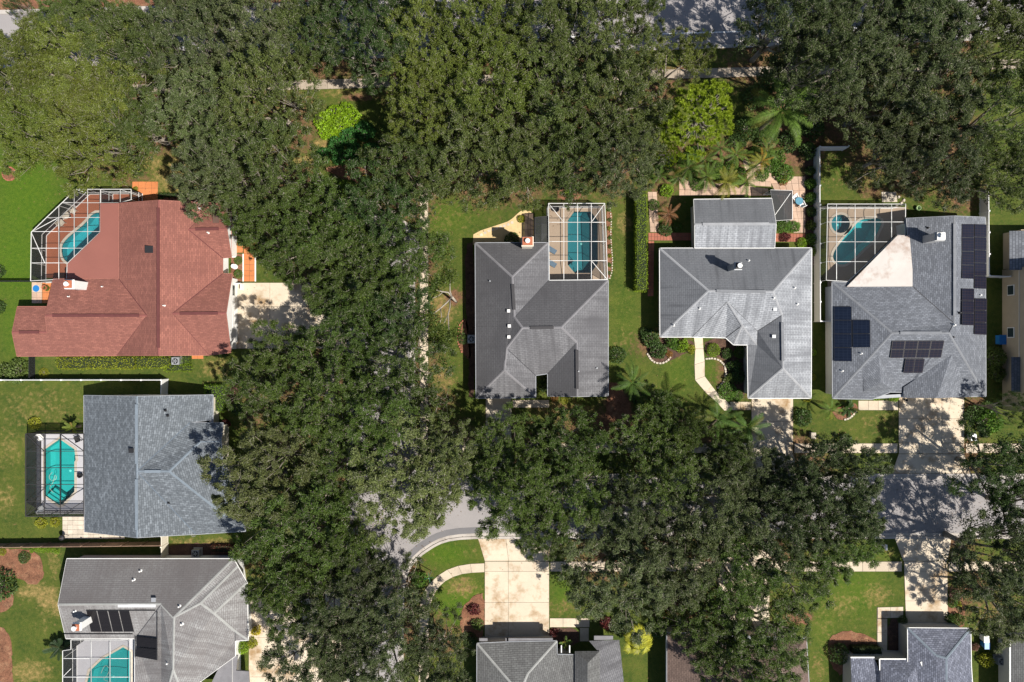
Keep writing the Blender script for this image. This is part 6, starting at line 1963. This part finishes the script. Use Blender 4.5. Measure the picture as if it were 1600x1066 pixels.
palm('rusty orange dry palm left of the rear wing', 1045, 335, 2.2, 16, (.20, .10, .045), .55, seed=3, name='dry_palm')

# shrubs ------------------------------------------------------------------------------
def shrub_meshes(seed, n=900, leaf=.16, lump=.25, ht=.95, wide=.55):
    r = np.random.default_rng(seed)
    d = unit(r, n); d[:, 2] = np.abs(d[:, 2])
    k = unit(r, 14); k[:, 2] = np.abs(k[:, 2])
    b = np.max(d @ k.T, axis=1)
    rad = (1 - lump) + lump * (b - .75) / .25 + r.uniform(-.12, .06, n)
    inner = r.uniform(size=n) < .25
    rad[inner] *= r.uniform(.5, .9, inner.sum())
    pos = d * rad[:, None]; pos[:, 2] = pos[:, 2] * ht + .1
    ax = d + unit(r, n) * .8; nor = d + unit(r, n) * .6 + np.array([0, 0, .4])
    crown = leaf_mesh('foliage', pos, ax, nor, r.uniform(.7, 1.4, n) * leaf, r.uniform(.7, 1.3, n) * leaf * wide, [M_leafs])
    m = MB()
    for j in range(7):
        a = j * .9; m.tube([(0, 0, -.05), (.35 * math.cos(a), .35 * math.sin(a), .35), (.65 * math.cos(a), .65 * math.sin(a), .6)], [.05, .035, .015], 4)
    me = bpy.data.meshes.new('stems'); me.from_pydata([tuple(v) for v in m.v], [], [tuple(f) for f in m.f]); me.materials.append(M_bark); me.update()
    return crown, me
SHR = [shrub_meshes(1), shrub_meshes(2, 700, .2, .4), shrub_meshes(3, 1300, .12, .12), shrub_meshes(4, 420, .30, .5, 1.0, .4)]
C_g = (.085, .165, .026); C_d = (.060, .105, .028); C_y = (.24, .25, .025); C_l = (.17, .27, .022); C_r = (.13, .035, .035); C_p = (.17, .085, .07); C_o = (.22, .11, .03); C_yf = (.42, .34, .02); C_m = (.10, .14, .035)
def shrub(label, px, py, rp, tone, v=0, h=1.0, group=None, name='shrub', cat='shrub'):
    s = rp * MPP
    put(name, SHR[v], ('foliage', 'stems'), label, cat, px, py, s * .5, s, s * h, tone, group)
for a in [
 ('dark round tree at the left edge above the mulch', -4, 915, 26, C_d, 0, 1.0), ('dark low shrub in the reddish mulch bed under the brown fence', 36, 872, 10, C_d, 0, .7),
 ('small yellow green shrub left of the brown fence bed', 3, 863, 6, C_y, 0), ('dark bush at the left edge beside the bright lawn', -3, 425, 12, C_d, 1),
 ('young tree in the mulch ring on the bright lawn', 11, 268, 7, C_d, 1, 1.6), ('dark leafy bush at the left edge below the black fence', -4, 480, 12, C_d, 1),
 ('green hedge bush at the left end of the pale fence', 26, 580, 20, C_m, 0, .8), ('second green hedge bush at the pale fence', 8, 582, 16, C_m, 1, .8), ('small lime bush near the short dark fence', 67, 583, 8, C_y, 2, .7),
 ('reddish pink shrub right of the green block hedge', 366, 615, 13, C_p, 1, .9), ('dark bush below the reddish pink shrub', 372, 640, 12, C_d, 1), ('red stemmed bush at the porch of the blue grey house', 352, 662, 8, C_r, 1),
 ('yellow green shrub above the left corner of the dark framed cage', 52, 662, 11, C_y, 1, .8), ('yellowish shrub below the dark framed cage', 62, 818, 10, C_y, 1, .7), ('yellow flecked shrub below the dark framed cage by the patio', 84, 817, 9, C_y, 1, .7),
 ('round clipped green bush beside the lower corner of the blue grey roof', 370, 840, 9, C_g, 2, 1.0), ('white flowered shrub strip under the eave of the blue grey roof', 302, 835, 5, (.3, .32, .25), 1, .7),
 ('yellow leaved shrub beside the weathered grey house', 399, 985, 9, C_yf, 3, 1.1), ('lime ornamental bush beside the weathered grey house wall', 378, 1012, 11, C_l, 0, 1.2), ('yellow green shrub by the lower left driveway', 393, 1005, 9, C_y, 3, 1.1),
 ('round bush nearer the landing in the red house entry bed', 372, 407, 7, C_g, 2), ('round bush nearer the driveway in the red house entry bed', 372, 428, 7.5, C_g, 2),
 ('green potted shrub on the orange pad by the red roof', 73, 450, 5, C_g, 1, 1.2), ('yellow flowering shrub beside the square orange patio', 212, 297, 6, C_y, 3), ('dark shrubs under the red house eave by the oak', 345, 548, 12, C_d, 0),
 ('round dark bush at the shaded air conditioner of the charcoal house', 725, 530, 9, C_d, 2, 1.2), ('green shrub beside the chimney of the charcoal house', 815, 342, 7, C_y, 1), ('dark shrub at the yellow patio wall', 800, 374, 12, C_d, 0, .8),
 ('lime shrub in the mulch above the tan pool cage', 888, 298, 7, C_l, 3), ('yellow shrub in the courtyard notch of the charcoal house', 850, 605, 9, C_d, 1), ('dark shrub deep in the courtyard notch', 846, 592, 8, C_d, 0),
 ('orange leafed shrub in front of the charcoal house', 866, 622, 7, C_o, 1, .7), ('yellow green ground shrub at the charcoal house front', 882, 626, 7, C_y, 1, .6), ('dark shrub by the palm right of the charcoal house', 1000, 620, 16, C_d, 1),
 ('green shrub at the foot of the palm by the charcoal house', 1035, 630, 18, C_g, 0), ('dark green shrub left of the palm by the garden lawn', 965, 555, 14, C_d, 0), ('shrub in the shade of the clipped hedge end', 1008, 520, 9, C_d, 1),
 ('dark flowering bush at the left end of the silver house bed', 1018, 530, 16, C_d, 1), ('dark rose bush in the silver house front bed', 1030, 548, 15, C_d, 1), ('green croton shrub in the silver house front bed', 1050, 538, 13, C_g, 3),
 ('yellow croton shrub in the silver house front bed', 1066, 540, 12, C_l, 3), ('lime croton beside the garden walk', 1078, 546, 9, C_y, 3), ('orange croton beside the stone edging', 1045, 554, 7, C_o, 3, .7),
 ('clipped round green bush right of the garden walk', 1115, 547, 11, C_l, 2, 1.1), ('clipped round green bush at the garage wall of the silver house', 1156, 551, 10, C_g, 2, 1.1), ('dark bush between the two clipped round bushes', 1136, 553, 10, C_d, 1),
 ('dark leafy bush at the garage wall, upper', 1148, 570, 13, C_d, 3), ('dark leafy bush at the garage wall, middle', 1152, 588, 13, C_d, 1), ('spotted leafed bush beside the curved stone edging', 1140, 590, 10, C_m, 3), ('green bush at the lower end of the stone edging', 1138, 612, 15, C_g, 0, .8), ('green bush at the bottom of the garage bed', 1153, 618, 10, C_g, 0, .7),
 ('small lime bush at the tip of the stone edging', 1138, 590, 5, C_l, 2), ('ball bush against the right wall of the silver house, upper', 1271, 551, 6, C_l, 2), ('ball bush against the right wall of the silver house, lower', 1270, 590, 6, C_y, 2),
 ('low lime shrub by the silver house driveway', 1262, 622, 8, C_y, 1), ('dark tree shrub left of the silver house driveway', 1255, 652, 16, C_d, 1), ('green shrub below the bright pine', 1085, 240, 14, C_g, 1), ('dark green shrub left of the garden palms', 1040, 255, 16, C_d, 0), ('bright leafed bush beside the pale garden path', 1043, 298, 12, C_l, 1), ('dark bush left of the rear wing', 1058, 355, 8, C_g, 1), ('dark shrub by the brick path', 1040, 358, 12, C_d, 0),
 ('dark red cordyline by the rear wing corner', 1228, 372, 9, C_r, 3), ('lime bush beside the dark red cordyline', 1254, 380, 9, C_l, 0), ('green shrubs below the small dark screened porch', 1226, 352, 12, C_g, 0, .8), ('green shrub right below the small dark screened porch', 1243, 354, 10, C_g, 1, .8),
 ('round rust edged bush above the small porch', 1226, 270, 16, C_g, 0, .9), ('rusty grass clump above the small porch', 1224, 281, 9, C_o, 3, .6), ('dark bush under the large feathery palm', 1235, 220, 18, C_d, 0), ('dark bush left of the white fence corner', 1262, 235, 16, C_d, 1), ('green bush under the large feathery palm, right', 1250, 195, 16, C_d, 0),
 ('green shrub by the white fence, uppermost of the row', 1266, 268, 9, C_d, 1, 1.4), ('green shrub by the white fence beside the blue table', 1267, 288, 10, C_g, 1, 1.4), ('green shrub by the white fence level with the porch', 1267, 310, 10, C_g, 0, 1.4), ('dark shrub by the white fence below the porch', 1268, 332, 9, C_d, 1, 1.4), ('brown tinged shrub by the white fence', 1268, 352, 9, C_m, 3, 1.4), ('green shrub by the white fence at the brick path', 1268, 374, 10, C_g, 0, 1.3), ('bright shrub at the lower end of the fence row', 1270, 393, 8, C_l, 0, 1.3),
 ('small plants inside the fence by the cage of the solar house', 1286, 385, 5, C_m, 3), ('lime shrub at the solar house front, left of entry', 1369, 619, 8, C_l, 0), ('lime shrub at the solar house front, right of entry', 1397, 620, 9, C_l, 0),
 ('dark tree shrub right of the solar house', 1552, 560, 20, C_m, 0, 1.2), ('green shrub at the beige house wall', 1558, 585, 14, C_m, 1, 1.2), ('leafy bush right of the solar house garage', 1525, 645, 16, C_d, 1), ('green leafy bush by the right edge wall', 1545, 660, 22, C_g, 1, 1.2), ('dark bush by the narrow grass beside the solar house', 1545, 640, 14, C_d, 0),
 ('bush at the shaded lawn left of the wide drive', 1322, 690, 14, C_d, 1), ('purple red plant beside the sunlit driveway', 740, 955, 11, C_r, 3, .9), ('green fern shrub beside the sunlit driveway', 745, 978, 11, C_m, 3, .8), ('dark shrub at the garage corner of the grey hip roof', 735, 1000, 11, C_d, 0),
 ('dark red plant in the bed of the grey hip roof entry', 866, 990, 8, C_r, 3, .8), ('pinkish plant at the right end of the front walk', 930, 960, 9, C_p, 3, .8), ('purple plant right of the front walk end', 945, 975, 12, C_r, 3), ('dark shrub beside the yellow fan palm', 975, 985, 14, C_d, 0),
 ('round dark tree bush beside the clipped hedge at lower right', 1312, 1022, 17, C_d, 2, 1.2), ('dark shrub in the bed beside the garage wall', 1411, 970, 8, C_d, 2), ('reddish shrub right of the lower right driveway', 1492, 928, 10, C_p, 1, .7), ('green shrub right of the lower right driveway', 1490, 942, 9, C_g, 0, .8), ('yellow green plant right of the lower right driveway', 1498, 945, 6, C_y, 3), ('dark spiky bush at the lower right garage corner', 1485, 965, 9, C_d, 3), ('olive bush beside the lower right garage corner', 1498, 968, 11, C_m, 1), ('green shrub by the bins at the lower right', 1545, 978, 10, C_l, 1), ('yellow green tree shrub below the bins', 1542, 1032, 13, C_y, 1, 1.1), ('brownish shrub right of the blue slate roof', 1523, 1010, 8, C_p, 3),
 ('bright green shrub tuft at the mailbox oak', 1345, 868, 10, C_g, 1), ('sapling in the grass by the curved kerb', 655, 905, 14, C_g, 1, 1.4), ('dark shrub by the brown roofed house corner', 1030, 985, 14, C_d, 0), ('yellow shrub at the left end of the brown roof', 1035, 960, 8, C_o, 3),
]: shrub(*a)
for i, (x, y, s) in enumerate([(505, 190, 15), (522, 178, 14), (540, 172, 13), (515, 202, 13), (532, 192, 15), (548, 183, 14), (507, 208, 10), (525, 208, 10)]):
    shrub('vivid lime shrub in the clump below the tan walk, ' + ('upper left', 'top middle', 'top right', 'left of middle', 'very middle', 'right edge', 'lower left', 'lower right')[i], x, y, s * 1.15, (.19, .31, .014), 1, .8, 'vivid lime shrubs')
for i, (x, y, s) in enumerate([(525, 225, 15), (545, 212, 16), (505, 243, 14), (530, 245, 15), (555, 235, 15), (570, 205, 18), (580, 235, 16)]):
    shrub('deep green shrub below the vivid lime clump, ' + ('just under its left half', 'just under its right half', 'lowest on the left', 'lowest in the middle', 'in the middle of the shade', 'beside the lime clump', 'lowest on the right')[i], x, y, s, (.040, .130, .028), 1, .9, 'deep green shrubs below the lime clump')
for i, (x, y) in enumerate([(545, 264), (552, 268), (559, 273), (580, 278), (588, 284), (578, 288), (570, 278)]):
    shrub('yellow flowering plant in the curved bed above the oaks, ' + ('first from the left', 'second from the left', 'third from the left', 'upper one near the right end', 'at the right end', 'lower one near the right end', 'in the middle of the row')[i], x, y, 5, C_yf, 3, .7, 'yellow bed flowers')
for i, (x, y) in enumerate([(952, 329), (953, 343), (952, 357), (953, 371), (953, 385), (953, 399), (953, 414), (952, 427)]):
    shrub('small plant beside the tan pool cage, ' + ('topmost', 'second from the top', 'third from the top', 'fourth from the top', 'fourth from the bottom', 'third from the bottom', 'second from the bottom', 'lowest')[i] + ' in its narrow bed', x, y, 4, (C_g, C_m, C_y)[i % 3], 3, .9, 'plants along the tan pool cage')
for i, (x, y) in enumerate([(50, 861), (58, 860), (66, 861), (74, 860), (82, 861), (88, 862)]):
    shrub('bright green plant under the brown fence, ' + ('first', 'second', 'third', 'fourth', 'fifth', 'sixth')[i] + ' from the left', x, y, 5, C_l, 3, .7, 'bright plants under the brown fence')

for x, y, q, l in ((1182, 150, 20, 'added dark bush between the bright pine and the large feathery palm'), (1168, 200, 20, 'added dark bush below the right edge of the bright pine'), (1198, 212, 18, 'added dark bush just left below the large feathery palm'),  # dark bushes added round the large palm to fill its deep shade
                  (1262, 150, 18, 'added dark bush right of the large feathery palm'), (1152, 222, 15, 'added dark leafy bush above the sandy clearing'), (1272, 200, 18, 'added dark bush above the white fence corner'), (1214, 246, 15, 'green bush between palm and small porch'),
                  (1205, 128, 17, 'dark bush by the boulevard walk above the large palm'), (1240, 135, 16, 'dark bush by the boulevard walk right of the large palm'), (1010, 270, 13, 'dark bush at the top of the tall clipped hedge'), (1090, 288, 11, 'green bush among the areca palms, left of middle'), (1118, 262, 13, 'green bush deep between the areca palms'), (1142, 262, 12, 'green bush at the back of the areca palms'), (1070, 250, 12, 'green bush behind the leftmost areca palm'), (1182, 240, 12, 'green bush beside the sandy clearing'), (1080, 272, 11, 'green bush at the left rim of the pinkish paving'), (1128, 276, 11, 'green bush half over the middle of the pinkish paving'), (1156, 272, 12, 'green bush right of the yellowish areca palm'), (1192, 274, 10, 'green bush at the right rim of the pinkish paving'), (1206, 258, 12, 'green bush above the small dark screened porch'), (1022, 320, 9, 'green bush at the edge of the pale garden path')):
    shrub(l, x, y, q, C_g if l.startswith('green') else C_d, int(x) % 2, 1.1)
# hedges ------------------------------------------------------------------------------
def hedge(label, px0, py0, px1, py1, h, tone, leaf=.13, dens=85, name='hedge'):
    a = W2(px0, py0); b = W2(px1, py1)
    x0, x1 = sorted((a.x, b.x)); y0, y1 = sorted((a.y, b.y))
    root = thing(name, label, 'hedge', ((x0 + x1) / 2, (y0 + y1) / 2, 0))
    r = np.random.default_rng(int(px0 * 7 + py0))
    lx, ly = x1 - x0, y1 - y0
    areas = np.array([lx * ly, lx * h, lx * h, ly * h, ly * h])
    n = int(areas.sum() * dens)
    f = r.choice(5, n, p=areas / areas.sum())
    u = r.uniform(size=n); v = r.uniform(size=n)
    pos = np.zeros((n, 3)); nor = np.zeros((n, 3))
    pos[:, 0] = x0 + u * lx; pos[:, 1] = y0 + v * ly; pos[:, 2] = h
    for k, (ax, val, sg) in enumerate(((1, y0, -1), (1, y1, 1), (0, x0, -1), (0, x1, 1)), 1):
        s = f == k
        pos[s, 2] = v[s] * h
        if ax == 1: pos[s, 1] = val
        else: pos[s, 0] = val; pos[s, 1] = y0 + u[s] * ly
        nor[s, ax] = sg
    nor[f == 0, 2] = 1
    pos += r.normal(size=(n, 3)) * .07
    bump = np.sin(pos[:, 0] * 2.1 + 1) * np.sin(pos[:, 1] * 2.3) * .08
    pos[:, 2] += bump
    nn = nor + unit(r, n) * .7; ax = unit(r, n)
    pos -= np.array(root.location)
    me = leaf_mesh('foliage', pos, ax, nn, r.uniform(.8, 1.5, n) * leaf, r.uniform(.7, 1.2, n) * leaf * .6, [M_leafs])
    o = bpy.data.objects.new('foliage', me); COL.objects.link(o); o.parent = root; o.color = (*tone, 1)
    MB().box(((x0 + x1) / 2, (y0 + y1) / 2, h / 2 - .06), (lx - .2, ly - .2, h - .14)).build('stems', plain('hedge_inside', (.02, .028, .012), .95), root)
hedge('tall clipped green hedge right of the tan pool lawn', 990, 304, 1007, 456, 1.9, (.19, .27, .022))
hedge('long low yellow green hedge below the red roof, left stretch', 94, 558, 214, 576, .7, (.26, .29, .022))
hedge('long low yellow green hedge below the red roof, right stretch', 216, 558, 268, 575, .75, (.22, .27, .022))
hedge('low hedge block round the grey air conditioner', 262, 570, 302, 580, .7, (.17, .25, .02))
hedge('short hedge right of the grey air conditioner', 287, 556, 300, 569, .7, (.13, .21, .02))
hedge('green block hedge at the corner of the blue grey roof', 326, 601, 355, 642, 1.3, (.14, .24, .02))
hedge('reddish brown low hedge above the weathered grey roof', 334, 850, 376, 861, .9, (.12, .05, .035))
hedge('dark clipped hedge in front of the blue slate house', 1326, 1006, 1371, 1018, 1.2, (.045, .065, .020))
hedge('dark green hedge under the red house upper eave', 250, 303, 310, 309, .6, (.05, .09, .02))

# fallen leaves on lawns, paving and street
r = np.random.default_rng(77)
n = 14000
k = r.integers(0, len(TREE_SPOTS), n); ts = np.array(TREE_SPOTS)
pos = np.zeros((n, 3)); dd = r.normal(size=(n, 2)) * .75
pos[:, 0] = ts[k, 0] + dd[:, 0] * ts[k, 2] * 1.25; pos[:, 1] = ts[k, 1] + dd[:, 1] * ts[k, 2] * 1.25; pos[:, 2] = .13
me = leaf_mesh('leaf_litter', pos, unit(r, n) * np.array([1, 1, .15]), unit(r, n) * .3 + np.array([0, 0, 1]), r.uniform(.08, .2, n), r.uniform(.05, .1, n), [plain('dry_leaf', (.17, .105, .05), .9, .4, 3, .3)])
o = bpy.data.objects.new('leaf_litter', me); COL.objects.link(o)
tag(o, 'dry brown oak leaves scattered under the trees', kind='stuff')

build_ground(TREE_SPOTS, HOLES)
